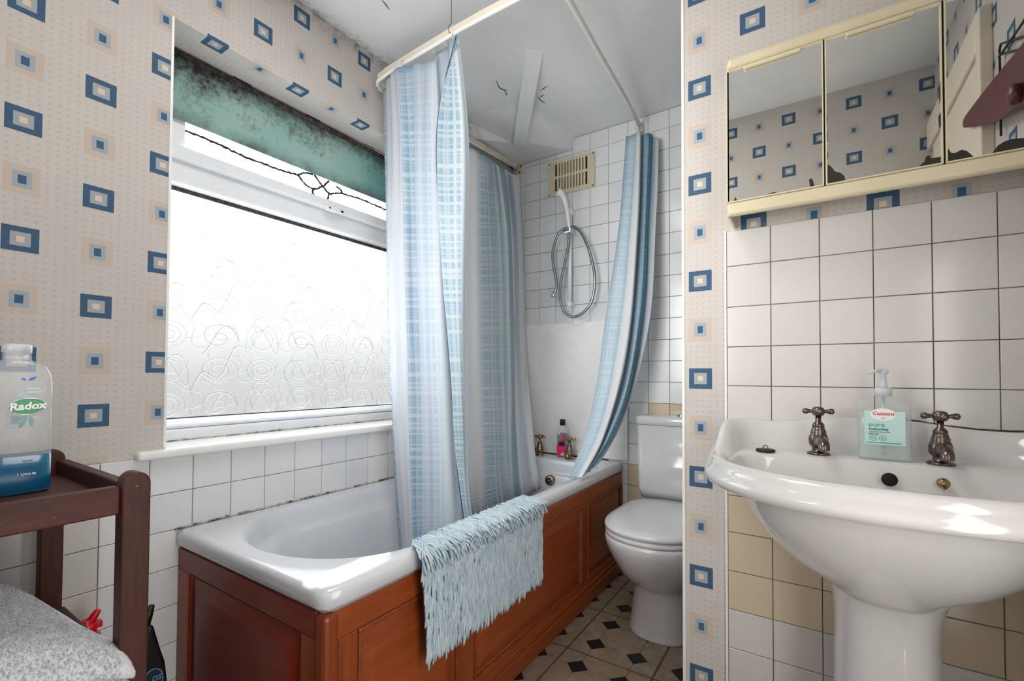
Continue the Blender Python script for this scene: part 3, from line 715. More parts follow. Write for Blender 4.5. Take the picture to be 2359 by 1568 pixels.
def mould(y0, y1, z0, z1):
    m_ = MB(); w = .009
    for b in ((y0, y1, z1-w, z1), (y0, y1, z0, z0+w), (y0, y0+w, z0+w, z1-w), (y1-w, y1, z0+w, z1-w)): m_.box(XF-.006, XF+.0035, *b)
    return obj('moulding', m_, 'mahogany_worn', bp, .003)
mould(.672, 1.010, .112, .452); mould(1.086, 1.836, .112, .452); mould(1.888, 2.316, .112, .452)
pn('ledge_moulding', (XF-.01, XF+.006, .604, 2.316, .090, .097), 'mahogany'); pn('ledge_moulding', (XF-.01, XF+.008, .604, 2.316, .062, .070), 'mahogany')
pn('plinth', (XF-.022, XF-.002, .604, 2.316, .0, .064), 'mahogany')
pn('corner_post', (XF-.034, XF+.004, .586, .622, .0, .512), 'mahogany_v', .010)
YE = .590
pn('end_top_rail', (.008, XF-.034, YE, YE+.018, .455, .512), 'mahogany_x'); pn('end_bottom_rail', (.008, XF-.034, YE, YE+.018, .0, .112), 'mahogany_x')
pn('end_stile', (.008, .070, YE, YE+.018, .112, .455), 'mahogany_v'); pn('end_stile', (.606, XF-.034, YE, YE+.018, .112, .455), 'mahogany_v')
m_ = MB(); X0, X1, Z0, Z1 = .070, .606, .112, .455
def rg(d, y): return [(X0+d, y, Z0+d), (X1-d, y, Z0+d), (X1-d, y, Z1-d), (X0+d, y, Z1-d)]
m_.loft([rg(0, YE+.012), rg(.006, YE+.003), rg(.011, YE+.011), rg(.016, YE+.011), rg(.050, YE+.001), rg(.052, YE+.001)], True, False, True, False)
obj('end_field_panel', m_, 'mahogany_x', bp)
# ------------------------------------------------------------------ taps
def tap_meshes():
    b = MB(); b.lathe([(.0, 0), (.023, 0), (.024, .003), (.020, .006), (.0135, .008), (.0135, .017), (.018, .020), (.020, .026), (.020, .038), (.0175, .046), (.0155, .050), (.0165, .053), (.0140, .058), (.0120, .066), (.0130, .068), (.0095, .074), (.0060, .077), (.0060, .092), (.0, .092)], 24, cap=False)
    s_ = MB(); P = cr([(0, -.010, .030), (0, -.030, .034), (0, -.050, .035), (0, -.066, .028), (0, -.070, .018)], 5)
    s_.tube(P, [.0135-.003*i/len(P) for i in range(len(P))], 14)
    h_ = MB(); h_.lathe([(.0, .090), (.010, .091), (.0125, .095), (.0130, .103), (.0115, .109), (.007, .1115), (.0, .112)], 20, cap=False)
    arms = []
    for k in range(4):
        a = k*pi/2; d = Vector((cos(a), sin(a), 0)); P = [d*q+Vector((0, 0, .101)) for q in (.008, .014, .019, .024, .029, .032)]
        arms.append(MB().tube(P, [.0048, .0040, .0048, .0070, .0070, .0030], 12))
    return b, s_, h_, arms
TB = tap_meshes(); TMs = [x.mesh('tap') for x in TB[:3]]+[x.mesh('arm') for x in TB[3]]
for me in TMs: fixn(me)
def tap(loc, rz, hz, mat, label, cat, group, sc=1.0):
    t = thing('pillar_tap', loc, label, cat, group)
    for nm, me in (('tap_body', TMs[0]), ('spout', TMs[1]), ('handle_hub', TMs[2])):
        me2 = me.copy(); me2.materials.append(MT[mat]); o = bpy.data.objects.new(nm, me2); COL.objects.link(o); o.parent = t
        if nm == 'handle_hub': hub = o
    for me in TMs[3:]:
        me2 = me.copy(); me2.materials.append(MT[mat]); o = bpy.data.objects.new('handle_arm', me2); COL.objects.link(o); o.parent = hub
    hub.rotation_euler[2] = hz; t.rotation_euler[2] = rz; t.scale = (sc,)*3
    return t
tap((.252, 2.235, .566), -.35, .25, 'brass', 'old brass bath tap nearer the window, spout out over the bath', 'tap', 'bath taps', 1.03)
tap((.436, 2.232, .566), .30, .25, 'brass', 'old brass bath tap beside the pink labelled bottle', 'tap', 'bath taps', 1.03)
# ------------------------------------------------------------------ gel bottle on the bath
def obottle(prof, wx, wy, cx, cy, z0, n=28, p=3.2):
    """lofted superellipse bottle; prof rows: (scale_x, scale_y, z)"""
    rings = []
    for sx_, sy2, z in prof:
        ring = []
        for k in range(n):
            t = 2*pi*k/n; c, s = cos(t), sin(t)
            ring.append((cx+wx*sx_*math.copysign(abs(c)**(2/p), c), cy+wy*sy2*math.copysign(abs(s)**(2/p), s), z0+z))
        rings.append(ring)
    return MB().loft(rings, True, True, True)
gb = thing('gel_bottle', (.378, 2.262, .566), 'purple shower gel bottle with black cap and pink label between bath taps', 'bottle')
obj('bottle_body', obottle([(.9, .9, 0), (1, 1, .004), (1, 1, .128), (.95, .95, .148), (.72, .8, .160), (.46, .7, .167), (.44, .66, .172)], .0305, .018, .378, 2.262, .5665), 'clear', gb)
obj('gel', obottle([(.9, .9, 0), (.95, .94, .004), (.95, .94, .128)], .030, .0175, .378, 2.262, .568), 'purple_liquid', gb)
obj('cap', MB().lathe([(.0145, 0), (.0145, .030), (.0135, .032)], 20, (.378, 2.262, .738)), 'black', gb)
yf = 2.262-.0195
lb = obj('label', MB().prism([(.352, .574), (.402, .574), (.402, .632), (.352, .632)], lambda x, z: (x, yf, z), lambda x, z: (x, yf-.0006, z)), 'pink', gb)
obj('label_panel', MB().prism([(.366, .628), (.400, .628), (.400, .650), (.366, .650)], lambda x, z: (x, yf, z), lambda x, z: (x, yf-.001, z)), 'black', lb)
obj('label_swirl', MB().prism([(.372, .650), (.400, .650), (.401, .680), (.396, .700), (.390, .690), (.388, .668)], lambda x, z: (x, yf, z), lambda x, z: (x, yf-.0008, z)), 'redtext', lb)
obj('label_badge', MB().prism(ell(.366, .694, .007, .008, 20), lambda x, z: (x, yf, z), lambda x, z: (x, yf-.0008, z)), 'paleblue', lb)
obj('label_flower', MB().prism(ell(.388, .584, .011, .008, 10), lambda x, z: (x, yf-.0006, z), lambda x, z: (x, yf-.0014, z)), 'cream', lb)
# ------------------------------------------------------------------ shower curtain rail
rail = thing('curtain_rail', (.86, 2.3, 2.27), 'cream and white plastic shower curtain rail bent round three sides of the bath', 'curtain rail')
P = [(.790, 2.329, 2.276), (.815, 2.05, 2.262), (.850, 1.60, 2.232), (.872, 1.33, 2.218)]
P += [(.872-.05*(1-cos(t)), 1.28-.05*sin(t), 2.216) for t in [pi/2*k/6 for k in range(1, 7)]]
P += [(.60, 1.226, 2.213), (.47, 1.226, 2.210), (.28, 1.229, 2.203), (.12, 1.233, 2.196)]
P += [(.085-.055*sin(t), 1.290-.055*cos(t), 2.192) for t in [pi/2*k/6 for k in range(0, 7)]]
P += [(.030, 1.55, 2.205), (.036, 1.95, 2.228), (.042, 2.329, 2.250)]
obj('rail_bead', MB().tube(P, .0068, 10), 'white_rail', rail)
rb = MB(); rg_ = []
for i, p in enumerate(P):
    t = (Vector(P[min(i+1, len(P)-1)])-Vector(P[max(i-1, 0)])); t.z = 0; t.normalize(); nrm = Vector((t.y, -t.x, 0))*.002; p = Vector(p)
    rg_.append([p-nrm+Vector((0, 0, .004)), p+nrm+Vector((0, 0, .004)), p+nrm+Vector((0, 0, .028)), p-nrm+Vector((0, 0, .028))])
rb.loft(rg_, True, True, True, False); obj('rail_ribbon', rb, 'cream_rail', rail)
br = obj('wall_bracket', MB().box(.030, .078, 2.316, 2.332, 2.215, 2.268), 'cream', rail, .004)
for x, z in ((.068, 2.256), (.060, 2.224)): obj('bracket_screw', MB().lathe([(.005, 2.313), (.005, 2.318)], 10, (x, 0, z), 'y'), 'dark_metal', br)
obj('wall_bracket', MB().box(.772, .806, 2.314, 2.332, 2.258, 2.292), 'cream_rail', rail, .004)
obj('ceiling_wire', MB().tube([(.462, 1.226, 2.345), (.462, 1.226, 2.255), (.452, 1.224, 2.245), (.452, 1.224, 2.225), (.466, 1.222, 2.212)], .0011, 6), 'dark_metal', rail)
# ------------------------------------------------------------------ shower curtains
def curtain(name, cols, mat, label, ns=10, ntv=9, uoff=0.0, ripple=.0035, seedv=1, clampz=None, vtop=1.75):
    rows_n = len(cols[0]); ends = []
    lines = [cr(c, ntv) for c in cols]                      # each column down the cloth
    grid = []
    for j in range(len(lines[0])): grid.append(cr([l[j] for l in lines], ns))
    nu = len(grid[0]); nv = len(grid); rr = random.Random(seedv); ph = [rr.random()*6 for _ in range(4)]
    mid = nv//2; L = [0]
    for i in range(1, nu): L.append(L[-1]+max((grid[mid][i]-grid[mid][i-1]).length, .7*(grid[nv-1][i]-grid[nv-1][i-1]).length))
    vs = []
    for j in range(nv):
        for i in range(nu):
            p = grid[j][i].copy(); t = j/(nv-1)
            a = grid[j][min(i+1, nu-1)]-grid[j][max(i-1, 0)]; nrm = Vector((a.y, -a.x, 0)); nrm = nrm.normalized() if nrm.length > 1e-6 else Vector((0, 1, 0))
            p += nrm*ripple*(sin(L[i]*95+ph[0]+1.2*t)+.5*sin(t*19+ph[1]+L[i]*14))
            if j == 0: p.z -= .006*abs(sin(L[i]*34))
            if clampz and p.z < clampz: p.z = clampz+.002*sin(i)
            vs.append(p)
    z0 = min(v.z for v in vs)
    fs = []; uvs = []
    for j in range(nv-1):
        for i in range(nu-1):
            fs.append((j*nu+i, j*nu+i+1, (j+1)*nu+i+1, (j+1)*nu+i))
            uvs.append([(ii/(nu-1), vtop*(1-jj/(nv-1))) for ii, jj in ((i, j), (i+1, j), (i+1, j+1), (i, j+1))])
    m_ = MB().add(vs, fs, True, uvs); t = thing(name, tuple(grid[0][nu//2]), label, 'shower curtain', 'shower curtains round the bath')
    o = obj('curtain_cloth', m_, mat, t, fix=False); s_ = o.modifiers.new('th', 'SOLIDIFY'); s_.thickness = .0012
    return t, grid, L
F1 = [[(.039,1.290,2.190),(.051,1.290,1.982),(.077,1.290,1.437),(.105,1.290,.943),(.163,1.270,.555),(.206,1.250,.336)],
[(.141,1.230,2.179),(.149,1.230,1.928),(.162,1.230,1.415),(.188,1.230,.946),(.240,1.220,.576),(.276,1.210,.355)],
[(.213,1.210,2.177),(.241,1.210,1.894),(.266,1.210,1.399),(.290,1.210,.949),(.314,1.200,.591),(.335,1.190,.382)],
[(.261,1.240,2.190),(.276,1.240,1.897),(.294,1.240,1.401),(.322,1.240,.949),(.340,1.230,.589),(.357,1.220,.389)],
[(.387,1.220,2.146),(.396,1.220,1.855),(.410,1.220,1.383),(.431,1.220,.952),(.458,1.210,.609),(.476,1.200,.430)],
[(.372,1.252,2.205),(.400,1.255,1.867),(.418,1.255,1.388),(.455,1.255,.952),(.483,1.245,.607),(.509,1.235,.446)],
[(.425,1.245,2.198),(.439,1.275,1.849),(.450,1.275,1.388),(.462,1.275,.951),(.490,1.262,.605),(.508,1.248,.447)]]
F2 = [[(.507,1.205,2.177),(.421,1.205,1.877),(.449,1.205,1.408),(.497,1.205,.953),(.532,1.200,.678),(.562,1.200,.523)],
[(.473,1.210,2.179),(.473,1.196,1.857),(.493,1.196,1.400),(.528,1.196,.954),(.549,1.196,.680),(.573,1.198,.527)],
[(.480,1.218,2.173),(.523,1.208,1.847),(.527,1.208,1.397),(.537,1.208,.954),(.553,1.208,.679),(.576,1.205,.526)],
[(.491,1.235,2.190),(.531,1.245,1.858),(.531,1.245,1.403),(.532,1.245,.953),(.544,1.240,.674),(.568,1.230,.519)]]
BK = [[(.045,1.74,2.185),(.06,1.73,1.666),(.075,1.74,1.037),(.12,1.74,.609),(.163,1.740,.306)],
[(.150,1.806,2.109),(.150,1.829,1.664),(.150,1.853,1.038),(.165,1.852,.606),(.186,1.850,.303)],
[(.100,1.967,2.151),(.110,2.013,1.715),(.120,2.034,1.041),(.154,2.020,.586),(.203,2.000,.323)],
[(.150,1.972,2.105),(.160,2.043,1.715),(.170,2.063,1.041),(.190,2.050,.586),(.218,2.040,.331)],
[(.070,2.155,2.178),(.080,2.207,1.767),(.100,2.210,1.043),(.184,2.120,.576),(.268,2.030,.369)],
[(.130,2.145,2.135),(.130,2.202,1.758),(.140,2.220,1.043),(.225,2.130,.578),(.290,2.070,.394)],
[(.075,2.300,2.200),(.090,2.305,1.790),(.130,2.300,1.046),(.285,2.130,.585),(.362,2.060,.436)]]
EN = [[(.729,2.270,2.234),(.715,2.220,1.804),(.678,2.150,1.361),(.664,2.050,.977),(.655,1.930,.724),(.661,1.760,.574)],
[(.757,2.300,2.250),(.742,2.250,1.808),(.714,2.180,1.362),(.700,2.080,.978),(.679,1.960,.722),(.668,1.800,.574)],
[(.807,2.250,2.230),(.811,2.190,1.778),(.805,2.120,1.346),(.782,2.020,.979),(.744,1.910,.733),(.700,1.800,.577)],
[(.808,2.310,2.240),(.802,2.270,1.803),(.797,2.200,1.358),(.774,2.100,.978),(.728,1.980,.724),(.692,1.840,.576)],
[(.849,2.260,2.213),(.849,2.210,1.776),(.851,2.130,1.344),(.824,2.040,.979),(.764,1.950,.730),(.697,1.860,.585)],
[(.854,2.310,2.219),(.848,2.270,1.794),(.844,2.200,1.354),(.807,2.130,.978),(.750,2.040,.729),(.691,1.930,.591)],
[(.896,2.270,2.178),(.894,2.230,1.774),(.888,2.170,1.346),(.842,2.120,1.019),(.776,2.060,.769),(.715,1.980,.621)]]
t1, g1, L1 = curtain('shower_curtain', F1, 'curtain_front', 'pale blue plaid shower curtain hanging across the bath at the window reveal', uoff=-.012)
t2, g2, L2 = curtain('shower_curtain', F2, 'curtain_fold', 'narrow twisted end of plaid curtain overlapping the front curtain, dark hem line', uoff=.035, seedv=4)
obj('hem', MB().tube([Vector(r[0])+Vector((-.001, -.003, 0)) for r in g2], .0016, 6), 'navy', t2)
t3, g3, L3 = curtain('shower_curtain', BK, 'curtain_back', 'mould stained plaid shower curtain in the far corner by the window', uoff=-.105, seedv=5)
t4, g4, L4 = curtain('shower_curtain', EN, 'curtain_end', 'gathered blue plaid shower curtain swept over the rim by the toilet', uoff=.05, seedv=9, clampz=.573)
def hook(t, x, y, z, rz=0.0):
    m_ = MB().tube([(x+.010*cos(a)*cos(rz), y+.010*cos(a)*sin(rz), z+.016*sin(a)) for a in [2*pi*k/14 for k in range(15)]], .0013, 6, False)
    obj('curtain_hook', m_, 'chrome', t)
for (x, y, z) in ((.05, 1.262, 2.182), (.222, 1.226, 2.192), (.375, 1.238, 2.196), (.43, 1.236, 2.2)): hook(t1, x, y, z, 1.4)
hook(t2, .478, 1.226, 2.196, 1.3)
for (x, y, z) in ((.052, 1.80, 2.214), (.056, 1.99, 2.222), (.055, 2.20, 2.236), (.06, 2.29, 2.238)): hook(t3, x, y, z, .1)
for (x, y, z) in ((.79, 2.27, 2.262), (.80, 2.30, 2.264)): hook(t4, x, y, z, .2)
# ------------------------------------------------------------------ bath mat over the rim
bm_ = thing('bath_mat', (.71, 1.12, .57), 'shaggy pale blue chenille bath mat folded over the bath rim', 'bath mat')
def mat_pt(s):        # s along the drape: 0 inside edge -> top -> down the outside
    if s < .064: return Vector((.651+s, 0, .574)), Vector((0, 0, 1)), Vector((1, 0, 0))
    if s < .100:
        a = (s-.064)/.036*pi/2; return Vector((.715+.010*sin(a), 0, .564+.010*cos(a))), Vector((sin(a), 0, cos(a))), Vector((cos(a), 0, -sin(a)))
    return Vector((.7255, 0, .564-(s-.100))), Vector((1, 0, 0)), Vector((0, 0, -1))
SL = .100+.235
mb_ = MB(); rws = []
for k in range(41):
    s = SL*k/40; p, n_, _ = mat_pt(s)
    ya, yb = (.868-.045*min(1, s/.064) if s < .100 else .828+.02*(s-.100)/.235), 1.408
    rws.append([p+Vector((0, ya, 0)), p+Vector((0, yb, 0)), p+n_*.006+Vector((0, yb, 0)), p+n_*.006+Vector((0, ya, 0))])
mb_.loft(rws, True, True, True, False); obj('backing', mb_, 'mat_base', bm_)
rr = random.Random(12); V = []; Fc = []; T = []
ns_ = 40; nyk = 62
for a_ in range(ns_):
    for b_ in range(nyk):
        s = SL*(a_+rr.random()*.8)/ns_; p, n_, t_ = mat_pt(s)
        ya = (.868-.045*min(1, s/.064) if s < .100 else .828+.02*(s-.100)/.235)
        y = ya+(1.408-ya)*(b_+rr.random())/nyk
        p = p+n_*.006+Vector((0, y, 0)); Ln = .038+.016*rr.random()
        side = Vector((0, 1, 0)); sw = (rr.random()-.5)*.8-.06
        if b_ < 3: sw -= .35
        if s < .07: d0 = (n_*.16+t_*.80+side*sw*1.2)
        else: d0 = (n_*.26+t_*.95+side*sw*.4)
        d0.normalize(); tint = .15+.75*rr.random(); q = p.copy(); d = d0.copy(); pts = [q.copy()]
        wob = rr.random()*6.3; wa = .010+.30*rr.random()
        for k in range(6):
            d = d+Vector((0, 0, -1))*(.16 if s > .07 else .10)+side*wa*.5*sin(wob+k*1.5)
            if s > .100: d.x += (.10 if k < 1 else -.09)
            d.normalize(); q = q+d*Ln/6
            if q.x < .7275+.0045 and q.z < .566 and q.x > .69: q.x = .7320+.003*rr.random()
            if q.z < .5775 and q.x <= .72 and q.x > .63: q.z = .5775+.004*rr.random()
            pts.append(q.copy())
        r_ = .0025+.0006*rr.random(); up = None; base = len(V); NS = 5
        for i, pnt in enumerate(pts):
            t = (pts[min(i+1, 6)]-pts[max(i-1, 0)]).normalized(); uu = t.orthogonal().normalized() if up is None else (up-t*up.dot(t)).normalized(); up = uu; bb = t.cross(uu)
            rad = r_*(1 if i < 6 else .55)
            for k in range(NS): V.append(pnt+(uu*cos(2*pi*k/NS)+bb*sin(2*pi*k/NS))*rad); T.append(tint)
        for i in range(6):
            for k in range(NS): Fc.append((base+i*NS+k, base+i*NS+(k+1) % NS, base+(i+1)*NS+(k+1) % NS, base+(i+1)*NS+k))
        Fc.append(tuple(base+6*NS+k for k in range(NS)))
me = bpy.data.meshes.new('chenille_pile'); me.from_pydata(V, [], Fc); me.polygons.foreach_set('use_smooth', [True]*len(Fc))
at = me.attributes.new('tint', 'FLOAT', 'POINT'); at.data.foreach_set('value', T); me.update()
obj('chenille_pile', me, 'pile', bm_, kind='stuff')
# ------------------------------------------------------------------ wall vent and shower
vt = thing('air_vent', (.395, 2.328, 2.13), 'cream plastic air vent with vertical slots high on the tiled end wall', 'air vent')
x0, x1, z0, z1 = .252, .538, 2.033, 2.228; yv = 2.3285
obj('vent_recess', MB().box(.29, .502, yv-.003, yv, 2.05, 2.218), 'hole', vt)
vp = MB()
for b in ((x0, x1, z0, 2.058), (x0, x1, 2.212, z1), (x0, .296, 2.058, 2.212), (.496, x1, 2.058, 2.212), (.296, .496, 2.128, 2.142)): vp.box(b[0], b[1], yv-.010, yv-.002, b[2], b[3])
obj('vent_plate', vp, 'cream', vt)
gr = MB()
for k in range(10): xx = .296+.2*(k+1)/11; gr.box(xx-.0058, xx+.0058, yv-.0095, yv-.003, 2.058, 2.212)
obj('vent_grille', gr, 'cream', vt, kind='stuff')
obj('vent_slider', MB().box(.384, .408, yv-.015, yv-.008, 2.130, 2.140), 'cream', vt, .0015)
for x in (x0+.008, x1-.008):
    for z in (z0+.009, z1-.009): obj('vent_screw', MB().lathe([(.004, yv-.0115), (.004, yv-.009)], 10, (x, 0, z), 'y'), 'dark_metal', vt)
sr = thing('shower_set', (.40, 2.32, 1.6), 'white hand shower with coiled chrome hose on a white wall bar', 'shower')
yr = 2.285
obj('riser_bar', MB().tube([(.409, yr, 1.905), (.409, yr, 1.405)], .0098, 14), 'white_rail', sr)
box('bar_bracket', (.398, .420, yr-.013, 2.3295, 1.895, 1.925), 'white_paint', sr, .004); box('bar_bracket', (.398, .420, yr-.013, 2.3295, 1.388, 1.412), 'white_paint', sr, .004)
obj('hand_shower', MB().tube(cr([(.420, 2.255, 1.800), (.412, 2.250, 1.878), (.401, 2.245, 1.945), (.388, 2.232, 1.990), (.368, 2.215, 2.006)], 6), [.0085, .0085, .009, .009, .0095, .0095, .010, .010, .0105, .0105, .011, .0115, .012, .0125, .013, .0135, .014, .015, .016, .017, .018, .020, .022, .024, .025], 16), 'white_rail', sr)
obj('shower_holder', MB().box(.392, .432, 2.240, 2.296, 1.782, 1.812), 'chrome', sr, .006)
H = cr([(x, 2.254+.004*sin(i*.9), z) for i, (x, z) in enumerate([(.418, 1.800), (.414, 1.729), (.396, 1.636), (.374, 1.543), (.365, 1.449), (.384, 1.371), (.421, 1.332), (.462, 1.325), (.510, 1.350), (.548, 1.397), (.567, 1.476), (.567, 1.545), (.547, 1.639), (.522, 1.712), (.487, 1.776), (.446, 1.812), (.420, 1.812), (.388, 1.810), (.348, 1.775), (.322, 1.695), (.324, 1.622), (.338, 1.547), (.341, 1.499), (.331, 1.466)])], 5)
obj('hose', MB().tube(H, .0078, 10), 'hose', sr)
obj('hose_nut', MB().tube([(.333, 2.254, 1.472), (.324, 2.254, 1.452), (.319, 2.254, 1.440)], [.009, .0105, .0105], 12), 'chrome', sr)
# ------------------------------------------------------------------ toilet
to = thing('toilet', (1.012, 2.0, 0), 'white close coupled toilet with its lid down in the alcove', 'toilet')
tcx = 1.012
def pan(hw, yf, yb, z, n=48, ex=2.3):
    """front half-ellipse, straight back; points as a ring"""
    ym = yf+hw*1.15; P = []
    for k in range(n):
        t = 2*pi*k/n; c, s = cos(t), sin(t)
        x = tcx+hw*math.copysign(abs(c)**(2/ex), c)
        y = ym+(ym-yf)*math.copysign(abs(s)**(2/ex), s) if s < 0 else ym+(yb-ym)*abs(s)**(2/6)
        P.append((x, y, z))
    return P
obj('pan', MB().loft([pan(.132, 1.772, 2.22, 0), pan(.134, 1.772, 2.22, .006), pan(.124, 1.782, 2.22, .05), pan(.116, 1.790, 2.22, .12), pan(.112, 1.790, 2.22, .175), pan(.118, 1.770, 2.22, .195), pan(.135, 1.725, 2.22, .225), pan(.155, 1.680, 2.21, .27), pan(.172, 1.642, 2.20, .32), pan(.184, 1.614, 2.18, .365), pan(.188, 1.606, 2.16, .392), pan(.186, 1.608, 2.16, .402), pan(.176, 1.62, 2.15, .405)], True, True, True), 'toilet', to)
obj('seat', MB().loft([pan(.176, 1.622, 2.10, .405), pan(.186, 1.612, 2.115, .409), pan(.187, 1.611, 2.115, .420), pan(.182, 1.618, 2.11, .426)], True, True, True), 'seat', to)
obj('lid', MB().loft([pan(.178, 1.622, 2.115, .4265), pan(.188, 1.608, 2.135, .431), pan(.190, 1.606, 2.138, .441), pan(.186, 1.612, 2.135, .449), pan(.165, 1.645, 2.12, .4545), pan(.10, 1.74, 2.05, .457)], True, True, True), 'seat', to)
def rr3(x0, x1, y0, y1, r, z): return [(x, y, z) for x, y in rrect(x0, x1, y0, y1, r, 5)]
obj('cistern', MB().loft([rr3(.836, 1.188, 2.16, 2.326, .03, .44), rr3(.826, 1.198, 2.145, 2.326, .03, .48), rr3(.824, 1.200, 2.142, 2.326, .03, .780)], True, True, True), 'toilet', to)
obj('cistern_lid', MB().loft([rr3(.822, 1.202, 2.140, 2.326, .03, .782), rr3(.818, 1.206, 2.135, 2.326, .032, .787), rr3(.818, 1.206, 2.135, 2.326, .032, .812), rr3(.822, 1.202, 2.140, 2.326, .03, .820), rr3(.835, 1.19, 2.155, 2.32, .03, .823)], True, True, True), 'toilet', to)
obj('flush_button', MB().lathe([(.021, .822), (.021, .829), (.017, .832), (.0, .833)], 24, (1.012, 2.225, 0), cap=False), 'chrome', to)
obj('bolt_cap', MB().lathe([(.012, 0), (.012, .006), (.008, .011), (0, .012)], 16, (1.140, 0, 0), 'z', False), 'chrome', to).location = (0.0, 1.93, .05)
# ------------------------------------------------------------------ basin
ba = thing('wash_basin', (1.64, 1.38, 0), 'white Victorian style pedestal basin with a raised curved back', 'wash basin')
BX, BY = 1.640, 1.385
NB = 128
def bas(sx_, syf, yc=1.18, back=1.385, ex=2.35, cut=True):
    """plan ring: front a wide curve, back straight against the wall"""
    P = []
    for k in range(NB):
        t = 2*pi*k/NB; c, s = cos(t), sin(t)
        x = BX+sx_*math.copysign(abs(c)**(2/(ex if s < 0 else 5.0)), c)
        y = yc+(yc-syf)*math.copysign(abs(s)**(2/ex), s) if s < 0 else yc+(back-yc)*abs(s)**(2/5.0)
        P.append((x, y))
    return P
def rise(x, y):
    """height of the rim: level at the front, sweeping up along the sides to the wavy back"""
    k = min(1, max(0, (y-1.13)/.17)); k = k*k*(3-2*k)
    w = abs(x-BX); back = .057+.020*max(0, cos(min(1.0, w/.21)*pi)*.5+.5)
    back += .004*min(1, max(0, (w-.22)/.08))
    return k*back
def ring(P, z, f=0.0): return [(x, y, z+f*rise(x, y)) for x, y in P]
out = [ring(bas(.085, 1.075, 1.20, 1.30), .590), ring(bas(.102, 1.06, 1.20, 1.33), .606), ring(bas(.135, 1.04, 1.20, 1.36), .622), ring(bas(.172, 1.01, 1.19, 1.38), .648), ring(bas(.205, .98, 1.18, 1.385), .682), ring(bas(.228, .950, 1.18), .720), ring(bas(.241, .928, 1.18), .752), ring(bas(.247, .917, 1.18), .774), ring(bas(.250, .912, 1.18), .780), ring(bas(.285, .895, 1.18), .7835),
       ring(bas(.308, .885), .785), ring(bas(.319, .872), .790, .3), ring(bas(.323, .867), .800, .6), ring(bas(.321, .869), .811, .9), ring(bas(.313, .878), .818, 1), ring(bas(.311, .880), .823, 1), ring(bas(.308, .884), .832, 1), ring(bas(.302, .891, 1.18, 1.381), .8375, 1),
       ring(bas(.295, .900, 1.18, 1.374), .838, .98), ring(bas(.288, .908, 1.18, 1.366), .834, .85), ring(bas(.280, .916, 1.18, 1.356), .830, .45), ring(bas(.276, .920, 1.18, 1.345), .828, .08), ring(bas(.272, .924, 1.18, 1.335), .8275, 0)]
def bowl(sx_, yf, yb, z, dip=0.0):
    P = []
    for k in range(NB):
        t = 2*pi*k/NB; c, s = cos(t), sin(t); yc = 1.15
        x = BX+sx_*math.copysign(abs(c)**(2/2.5), c); y = yc+(yc-yf)*math.copysign(abs(s)**(2/2.4), s) if s < 0 else yc+(yb-yc)*abs(s)**(2/3.6)
        w = abs(x-BX); d = dip*math.exp(-((w-.195)/.035)**2)*(1 if y > 1.15 else 0)
        P.append((x, y, z-d))
    return P
out += [bowl(.265, .930, 1.252, .8275, .002), bowl(.2635, .9315, 1.2505, .8265, .008), bowl(.261, .934, 1.248, .822, .010), bowl(.257, .938, 1.245, .810, .006), bowl(.247, .948, 1.236, .785), bowl(.220, .975, 1.208, .745), bowl(.185, 1.005, 1.185, .705), bowl(.13, 1.05, 1.16, .680), bowl(.06, 1.10, 1.14, .670)]
obj('basin_body', MB().loft(out, True, True, True), 'ceramic', ba)
sq_ = MB(); Q = []
for k in range(27):
    x = 1.672+.010*k; Q.append(Vector((x, 1.3805, .8385+rise(x, 1.385)+random.gauss(0, .0007))))
sq_.tube(Q, [.0012+.0014*random.random() for _ in Q], 6); obj('basin_sealant', sq_, 'gasket', ba)
def ped(hx, yf, yb, z):
    return [(BX+.006+hx*math.copysign(abs(cos(t))**(2/2.4), cos(t)), (yf+yb)/2+(yb-yf)/2*math.copysign(abs(sin(t))**(2/2.4), sin(t)), z) for t in [2*pi*k/48 for k in range(48)]]
obj('pedestal', MB().loft([ped(.112, 1.09, 1.37, 0), ped(.112, 1.09, 1.37, .05), ped(.098, 1.105, 1.36, .08), ped(.090, 1.115, 1.355, .20), ped(.087, 1.12, 1.35, .38), ped(.085, 1.12, 1.35, .50), ped(.088, 1.115, 1.35, .545), ped(.098, 1.10, 1.35, .585), ped(.112, 1.085, 1.35, .606), ped(.112, 1.085, 1.35, .612)], True, True, True), 'ceramic', ba)
# overflow hole and chain stay on the back slope of the bowl, in line with the photograph's positions
obj('overflow_hole', MB().lathe([(.0, 1.2215), (.0135, 1.2225), (.0135, 1.2265), (.0, 1.2268)], 24, (1.657, 0, .797), 'y', False), 'hole', ba)
obj('chain_stay', MB().lathe([(.0, 1.214), (.006, 1.216), (.010, 1.220), (.0105, 1.226), (.0, 1.227)], 18, (1.739, 0, .800), 'y', False).tube([(1.734, 1.216, .796), (1.738, 1.211, .790), (1.742, 1.215, .793)], .002, 6), 'brass', ba)
tap((1.536, 1.292, .828), .15, .0, 'tarnish', 'tarnished cross head basin tap beside the loose plug', 'tap', 'basin taps', .985)
tap((1.7465, 1.288, .828), -.02, .12, 'tarnish', 'tarnished cross head basin tap across the soap bottle from the plug', 'tap', 'basin taps', .985)
pl = thing('sink_plug', (1.430, 1.262, .828), 'small dark sink plug lying on the basin deck corner', 'plug')
obj('plug_disc', MB().lathe([(.0, 0), (.019, 0), (.021, .002), (.021, .005), (.017, .0065), (0, .0065)], 24, (1.430, 1.262, .8285), cap=False), 'dark_metal', pl)
obj('plug_ring', MB().tube([(1.430+.005*cos(a), 1.262, .838+.005*sin(a)) for a in [2*pi*k/12 for k in range(13)]], .0014, 6, False), 'brass', pl)
